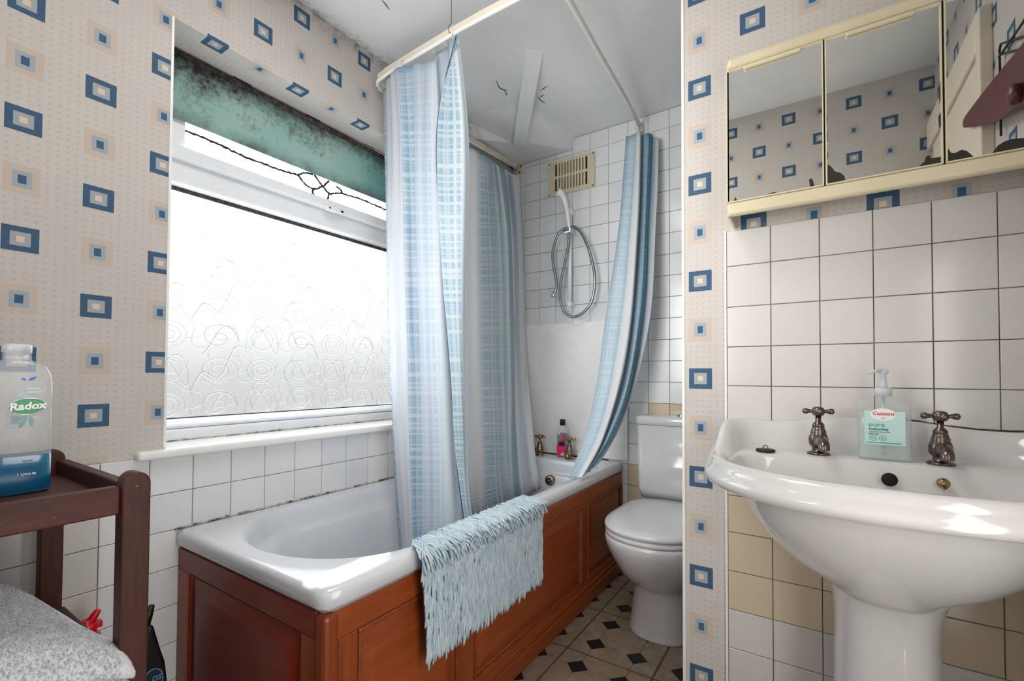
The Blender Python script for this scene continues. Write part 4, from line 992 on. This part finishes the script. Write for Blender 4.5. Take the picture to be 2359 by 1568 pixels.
# soap bottle
sp = thing('soap_bottle', (1.655, 1.290, .828), 'clear pump bottle of hand soap with an aqua label between the basin taps', 'soap bottle')
sc_ = (1.655, 1.292)
obj('bottle_body', obottle([(.93, .85, 0), (1, 1, .005), (1, 1, .112), (.985, .98, .122), (.90, .9, .130), (.45, .7, .1345), (.30, .6, .138)], .0465, .022, *sc_, .8285, 40, 4.5), 'soap_clear', sp)
obj('soap', obottle([(.93, .85, 0), (.965, .94, .005), (.965, .94, .104)], .0465, .022, *sc_, .8295, 40, 4.5), 'soap_liquid', sp)
obj('dip_tube', MB().tube([(1.655, 1.292, .835), (1.655, 1.292, .965)], .003, 8), 'frost', sp)
ph_ = obj('pump_collar', MB().lathe([(.0155, .966), (.0155, .982), (.013, .985)], 24, (1.655, 1.292, 0)), 'frost', sp)
obj('pump_head', MB().lathe([(.0085, .984), (.0065, .990), (.0055, 1.012), (.010, 1.018), (.0105, 1.022), (.006, 1.025)], 18, (1.655, 1.292, 0)).tube([(1.655, 1.292, 1.0205), (1.643, 1.280, 1.0215), (1.630, 1.268, 1.017)], [.005, .0042, .0032], 10), 'frost', sp)
ys_ = 1.292-.0226
def fl(P, k=.0005): return MB().prism(P, lambda x, z: (x, ys_, z), lambda x, z: (x, ys_-k, z))
ml = obj('label', fl([(1.620, .862), (1.689, .862), (1.689, .935), (1.620, .935)]), 'aqua', sp)
obj('label_oval', fl(ell(1.652, .927, .0215, .0135), .0009), 'white', ml)
r9 = (pi/2, 0, 0); yt = ys_-.0012
text('label_text', 'Cussons', .0105, (1.652, yt, .929), r9, 'redtext', ml, .25, bold=.0002, sx=1.05)
text('label_text', '1884', .0030, (1.652, yt, .9195), r9, 'redtext', ml)
text('label_text', 'pure', .0125, (1.627, yt, .905), r9, 'teal', ml, align='LEFT', sx=1.2)
text('label_text', 'moisturising', .0065, (1.627, yt, .8955), r9, 'tealdark', ml, align='LEFT', bold=.0002, sx=1.05)
text('label_text', 'magnolia & almond milk', .0038, (1.627, yt, .8895), r9, 'tealdark', ml, align='LEFT')
text('label_text', 'hand wash', .0040, (1.627, yt, .8850), r9, 'tealdark', ml, align='LEFT', bold=.0001)
for cx in (1.6345, 1.651):
    m_ = MB(); m_.tube([(cx+.0058*cos(a), yt+.0004, .8765+.0058*sin(a)) for a in [2*pi*k/24 for k in range(25)]], .0004, 4, False)
    m_.tube([(cx+.0024*cos(a), yt+.0004, .8765+.0024*sin(a)) for a in [2*pi*k/14 for k in range(15)]], .0004, 4, False); obj('label_emblem', m_, 'tealdark', ml)
obj('label_line', fl([(1.624, .8655), (1.682, .8655), (1.682, .8675), (1.624, .8675)], .0009), 'teal', ml)
text('label_text', '250ml', .0055, (1.655, ys_-.0008, .8565), r9, 'greyblue', ml)
# ------------------------------------------------------------------ mirror cabinet
mc = thing('mirror_cabinet', (1.66, 1.38, 1.41), 'cream wall cabinet with three mirror doors over the basin', 'mirror cabinet')
YF = 1.272; cx0, cx1 = 1.347, 1.958
obj('cabinet_carcass', MB().box(cx0+.004, cx1, YF+.008, 1.388, 1.478, 1.800), 'cream', mc, .003)
box('cabinet_side', (cx0, cx0+.006, YF, 1.3885, 1.412, 1.80), 'cream', mc, .001)
box('cabinet_side', (cx1-.006, cx1, YF, 1.3885, 1.412, 1.80), 'cream', mc, .001)
obj('cabinet_top', MB().box(cx0, cx1, YF-.004, 1.388, 1.786, 1.816), 'cream', mc, .010, 4)
obj('cabinet_base', MB().box(cx0, cx1, YF-.004, YF+.018, 1.413, 1.446), 'cream', mc, .008, 4)
for k, (a, b) in enumerate(((1.3485, 1.5490), (1.5565, 1.7520), (1.7600, 1.9560))):
    d = obj('door_mirror', MB().box(a, b, YF, YF+.005, 1.448, 1.7815), 'mirror', mc)
    m_ = MB(); w = .0022
    for bb in ((a-w, a+.0006, 1.446, 1.784), (b-.0006, b+w, 1.446, 1.784), (a, b, 1.7810, 1.7835), (a, b, 1.4455, 1.4485)): m_.box(bb[0], bb[1], YF-.0035, YF+.006, bb[2], bb[3])
    obj('door_edge', m_, 'cream', d); L_ = b-a
    obj('door_pull', MB().box(a+L_*.19, a+L_*.80, YF-.010, YF-.0005, 1.7735, 1.7815), 'cream', d, .003)
for x in (1.5528, 1.756): obj('door_gap', MB().box(x-.0015, x+.0015, YF+.001, YF+.006, 1.444, 1.788), 'hole', mc)
for bl_ in ([(1.558, 1.494), (1.558, 1.4495), (1.591, 1.4495), (1.589, 1.460), (1.582, 1.469), (1.572, 1.474), (1.565, 1.487)],
            [(1.524, 1.4495), (1.522, 1.466), (1.525, 1.469), (1.529, 1.466), (1.533, 1.4495)],
            [(1.716, 1.4495), (1.725, 1.458), (1.728, 1.468), (1.733, 1.470), (1.736, 1.462), (1.7505, 1.462), (1.7505, 1.4495)],
            [(1.7615, 1.4495), (1.7615, 1.477), (1.766, 1.466), (1.772, 1.464), (1.782, 1.468), (1.790, 1.463), (1.799, 1.4495)],
            [(1.826, 1.4495), (1.834, 1.463), (1.843, 1.468), (1.852, 1.470), (1.875, 1.467), (1.875, 1.4495)],
            [(1.362, 1.4495), (1.367, 1.460), (1.368, 1.453), (1.371, 1.4495)], [(1.437, 1.4495), (1.443, 1.452), (1.452, 1.453), (1.456, 1.4495)],
            [(1.7490, 1.60), (1.7512, 1.62), (1.7512, 1.58), (1.7500, 1.57)], [(1.7475, 1.545), (1.7512, 1.555), (1.7512, 1.525), (1.7490, 1.52)],
            [(1.5570, 1.62), (1.5590, 1.60), (1.5570, 1.575)], [(1.5570, 1.53), (1.5595, 1.515), (1.5570, 1.50)]):
    obj('blackened_patch', MB().prism(bl_, lambda x, z: (x, YF-.0001, z), lambda x, z: (x, YF-.0006, z)), 'silver_rot', mc)
# ------------------------------------------------------------------ things the mirror shows on the right-hand wall
door_1 = obj('door_1', MB().box(RX-.022, RX, .02, .66, 0, 1.965), 'cream_rail', None, .004, kind='structure')
obj('trim_3', MB().box(RX-.03, RX, .66, .70, 0, 2.085).box(RX-.03, RX, -.05, .66, 1.97, 2.085), 'cream_rail', None, .004, kind='structure')
wr = thing('wire_rack', (1.95, .82, 1.9), 'black wire wall rack that only the end mirror door shows', 'wire rack')
wm = MB()
for P in ([(1.955, .79, 1.66), (1.955, .79, 1.895), (1.955, .802, 1.905), (1.955, .96, 1.825), (1.955, 1.12, 1.75)], [(1.955, .79, 1.882), (1.955, .96, 1.797)], [(1.953, .792, 1.875), (1.953, .963, 1.858), (1.953, 1.1, 1.86)]): wm.tube(P, .003, 6)
obj('rack_wire', wm, 'black', wr)
rp_ = thing('hanging_pad', (1.93, .80, 1.75), 'dark red pointed plastic piece hanging by the wire rack, seen in the mirror', 'hanging piece')
prof = cr([(.562, 1.800), (.566, 1.812), (.582, 1.818), (.647, 1.813), (.847, 1.789), (1.054, 1.759), (1.15, 1.745), (1.15, 1.62), (1.006, 1.640), (.908, 1.660), (.768, 1.707), (.622, 1.768), (.575, 1.789), (.562, 1.800)], 5)[:-1]
pr_ = [(p.x, p.y) for p in [Vector((q[0], q[1])) for q in prof]]
obj('pad_plate', MB().prism(pr_, lambda y, z: (1.925, y, z), lambda y, z: (1.938, y, z)), 'maroon', rp_, .003)
obj('pad_knob', MB().lathe([(.0, 1.905), (.02, 1.907), (.026, 1.914), (.022, 1.926)], 20, (0, 1.04, 1.655), 'x', False), 'maroon', rp_)
# ------------------------------------------------------------------ trolley
tr = thing('trolley', (.3, .16, 0), 'dark stained wooden trolley with a rimmed tray top and rounded posts', 'trolley')
def post(x0, x1, y0, y1):
    P = [(y0, 0), (y1, 0), (y1, .812)]+[((y0+y1)/2+(y1-y0)/2*cos(a), .812+.022*sin(a)) for a in [pi*k/10 for k in range(1, 10)]]+[(y0, .812)]
    return obj('post', MB().prism(P, lambda y, z: (x0, y, z), lambda y, z: (x1, y, z)), 'darkwood_v', tr, .003)
post(.497, .532, .302, .343); post(.062, .097, .290, .328); post(.497, .532, -.030, .010); post(.062, .097, -.030, .010)
for zt in (.811, .478):
    box('side_rail', (.500, .522, .010, .302, zt-.048, zt), 'darkwood', tr, .003)
    box('side_rail', (.070, .092, .010, .292, zt-.048, zt), 'darkwood', tr, .003)
    box('end_rail', (.097, .497, .312, .332, zt-.048, zt), 'darkwood_x', tr, .003)
    box('end_rail', (.097, .497, -.022, -.002, zt-.048, zt), 'darkwood_x', tr, .003)
    box('tray_board', (.090, .502, -.004, .314, zt-.040, zt-.030), 'darkwood', tr, .001)
# ------------------------------------------------------------------ bath soak bottle
rk = thing('bath_soak_bottle', (.275, .216, .782), 'clear litre bottle of bath soak, blue liquid left, on the trolley tray', 'bottle')
bx, by, bz = .275, .2155, .7815
obj('bottle_body', obottle([(.9, .92, 0), (1, 1, .005), (1, 1, .205), (.97, .97, .222), (.88, .82, .238), (.68, .52, .246), (.60, .385, .250), (.60, .385, .262)], .026, .0485, bx, by, bz, 40, 3.6), 'clear', rk)
obj('bath_soak', obottle([(.91, .925, .0), (1.008, 1.005, .0055), (1.008, 1.005, .072)], .026, .0485, bx, by, bz, 40, 3.6), 'blue_liquid', rk)
obj('cap', MB().lathe([(.0165, .252), (.0165, .262), (.0205, .264), (.0205, .277), (.0175, .280), (0, .280)], 32, (bx, by, bz), cap=False), 'frost', rk)
xf = bx+.0266; r90 = (pi/2, 0, pi/2)
def fx(P, k=.0004, x0=0.0): return MB().prism(P, lambda y, z: (xf+x0, y, z), lambda y, z: (xf+x0+k, y, z))
lbl = obj('label', fx(ell(.2265, .9450, .0245, .0150, 40, .08), .0006), 'green', rk)
obj('label_border', MB().tube([(xf+.0007, y, z) for y, z in ell(.2265, .9450, .0245, .0150, 40, .08)+[ell(.2265, .9450, .0245, .0150, 40, .08)[0]]], .0006, 5, False), 'chrome', lbl)
t_ = text('label_text', 'Radox', .0185, (xf+.0012, .2262, .9453), (pi/2, -.06, pi/2), 'white', lbl, .15, bold=.0006)
def leaf(y, z, L, w, a, mat): 
    P = [(L*q, w*sin(pi*q)) for q in [k/8 for k in range(9)]]+[(L*q, -w*sin(pi*q)) for q in [k/8 for k in range(7, 0, -1)]]
    obj('label_leaf', fx([(y+u*cos(a)-v*sin(a), z+u*sin(a)+v*cos(a)) for u, v in P]), mat, lbl)
leaf(.2240, .9930, .0085, .0018, radians(145), 'bluelabel'); leaf(.2260, .9930, .0140, .0026, radians(32), 'bluelabel')
leaf(.2280, .9280, .0230, .0022, radians(205), 'leaf'); leaf(.2260, .9260, .0240, .0030, radians(245), 'leaf'); leaf(.2300, .9270, .0210, .0028, radians(278), 'leaf'); leaf(.2300, .9270, .0200, .0012, radians(-22), 'paleblue')
for k in range(5): obj('label_print', fx([(.212, .9755-.0028*k), (.222, .9755-.0028*k), (.222, .9768-.0028*k), (.212, .9768-.0028*k)]), 'paleblue', lbl)
for k, wv in enumerate((.018, .021)): obj('label_print', fx([(.225, .976-.0062*k), (.225+wv, .976-.0062*k), (.225+wv, .980-.0062*k), (.225, .980-.0062*k)]), 'paleblue', lbl)
text('label_text', '1 Litre', .0070, (xf+.0006, .2235, .8195), r90, 'white', lbl, bold=.00015); text('label_text', 'e', .0085, (xf+.0006, .2370, .8200), r90, 'white', lbl, bold=.0003, sx=1.3)
text('label_text', 'bath soak', .0035, (xf+.0006, .2290, .8465), r90, 'white', lbl)
# ------------------------------------------------------------------ folded towel on the lower shelf
tw = thing('towel', (.33, .16, .52), 'folded pale grey terry towel on the lower shelf of the trolley', 'towel')
def layer(x0, x1, y0, y1, zf, th, sag, seed):
    r_ = random.Random(seed); a1, a2 = r_.random()*6, r_.random()*6; rows = []
    nx, ny = 30, 22
    for i in range(ny+1):
        v = i/ny; y = y0+(y1-y0)*v
        e = min(1, (1-abs(2*v-1))/.22); e = sqrt(max(0, 1-(1-e)**2)); row = []
        top, bot = [], []
        for k in range(nx+1):
            u = k/nx; x = x0+(x1-x0)*u; q = min(1, (1-u)/.07); q = sqrt(max(0.0, 1-(1-q)**2)); q2 = min(1, u/.05)
            h = zf(x, y)-sag*max(0, (u-.8)/.2)**2 + .004*sin(x*22+a1+y*9)*sin(y*31+a2)
            xx = x+.006*sin(y*26+a1)*u; hh = th*(.30+.70*min(q, e, q2))
            top.append((xx, y, h+hh/2)); bot.append((xx, y, h-hh/2))
        rows.append(top+bot[::-1])
    return rows
def yfar(x): return .222+.105*min(1, max(0, (x-.11)/.45))
def zt_(x, y):
    t = max(0, (y-.11)/(yfar(x)-.11)); u = max(0, (x-.36)/.20)
    return .545+.055*(1-t*t)-.022*u-.012*sin(x*15+1.0)*t
def warp(rows): return [[(x, .02+(y-.02)*(yfar(x)-.02)/.30, z) for x, y, z in r] for r in rows]
def layer2(x0, x1, zf, th, sag, seed): return warp(layer(x0, x1, .02, .32, lambda x, y: zf(x, .02+(y-.02)*(yfar(x)-.02)/.30), th, sag, seed))
tr_rows = layer2(.110, .562, zt_, .034, .034, 1)
obj('top_fold', MB().loft(tr_rows, True, True, True), 'towel', tw, subsurf=1)
obj('under_fold', MB().loft(layer2(.115, .550, lambda x, y: zt_(x, y)*.45+.540*.55-.034, .030, .030, 5), True, True, True), 'towel', tw, subsurf=1)
obj('under_fold', MB().loft(layer2(.115, .556, lambda x, y: .483+.3*(zt_(x, y)-.545), .042, .010, 9), True, True, True), 'towel', tw, subsurf=1)
rt = random.Random(21); tp = MB(); n_r = len(tr_rows[0])
for q in range(9000):
    i = rt.randrange(1, len(tr_rows)-3); k = rt.randrange(31) if q % 8 else rt.randrange(25, 30)
    A, B, C_, E_ = (Vector(tr_rows[i][k]), Vector(tr_rows[i][(k+1) % n_r]), Vector(tr_rows[i+1][k]), Vector(tr_rows[i+1][(k+1) % n_r]))
    u, v = rt.random(), rt.random(); p = (A*(1-u)+B*u)*(1-v)+(C_*(1-u)+E_*u)*v
    n_ = (B-A).cross(C_-A); n_ = n_.normalized() if n_.length > 1e-9 else Vector((0, 0, 1))
    if k < 30 and n_.z < 0: n_ = -n_
    d = (n_+Vector((rt.gauss(0, .5), rt.gauss(0, .5), rt.gauss(0, .25)-.2))).normalized(); L_ = .0022+.0024*rt.random(); w = d.orthogonal().normalized()*.0008; w2 = d.cross(w)
    p0 = p-d*.001; p1 = p+d*L_+Vector((0, 0, -.0008))
    tp.add([p0+w, p0-w*.5+w2, p0-w*.5-w2, p1+w*.7, p1-w*.35+w2*.7, p1-w*.35-w2*.7], [(0, 1, 4, 3), (1, 2, 5, 4), (2, 0, 3, 5), (3, 4, 5)], True)
obj('terry_pile', tp, 'towel', tw, kind='stuff', fix=False)
# ------------------------------------------------------------------ bottles on the floor behind the trolley
rc = thing('cleaner_bottle', (.10, .372, 0), 'bottle with a red pointed cap standing behind the towel', 'bottle')
obj('bottle_body', obottle([(.9, .9, 0), (1, 1, .01), (1, 1, .27), (.85, .8, .33), (.45, .5, .375)], .032, .045, .10, .368, 0.0, 28, 3), 'white', rc)
obj('cap', MB().lathe([(.026, .372), (.026, .392), (.020, .396), (.018, .416), (.013, .420), (.0115, .430)], 18, (.10, .370, 0)).tube([(.10, .374, .418), (.102, .384, .436), (.103, .391, .447)], [.010, .0085, .006], 12).box(.092, .108, .382, .398, .405, .420), 'red', rc, .002)
bk = thing('black_cleaner_bottle', (.10, .497, 0), 'black angled neck toilet cleaner bottle between trolley and bath', 'bottle')
P = [(.455, 0), (.528, 0), (.533, .06), (.531, .20), (.524, .262), (.512, .305), (.498, .362), (.490, .372), (.480, .362), (.470, .30), (.455, .24)]
obj('bottle_body', MB().prism(P, lambda y, z: (.075, y, z), lambda y, z: (.120, y, z)), 'black', bk, .012, 4)
obj('cap', MB().tube([(.098, .484, .366), (.098, .492, .392), (.098, .499, .412)], [.012, .010, .006], 12), 'dark_metal', bk)
xk = .1208
kl = obj('label', MB().prism([(.466, .06), (.524, .06), (.5245, .20), (.517, .245), (.490, .262), (.470, .235), (.466, .20)], lambda y, z: (xk-.0005, y, z), lambda y, z: (xk+.0005, y, z)), 'navy', bk)
obj('label_ring', MB().tube([(xk+.0008, y, z) for y, z in ell(.497, .232, .020, .026, 30, .2)+[ell(.497, .232, .020, .026, 30, .2)[0]]], .0012, 5, False), 'greyblue', kl)
text('label_text', 'DS', .017, (xk+.0012, .503, .232), r90, 'greyblue', kl, .2, bold=.0003)
text('label_text', 'AY', .028, (xk+.0012, .503, .180), r90, 'greyblue', kl, .25, bold=.0006)
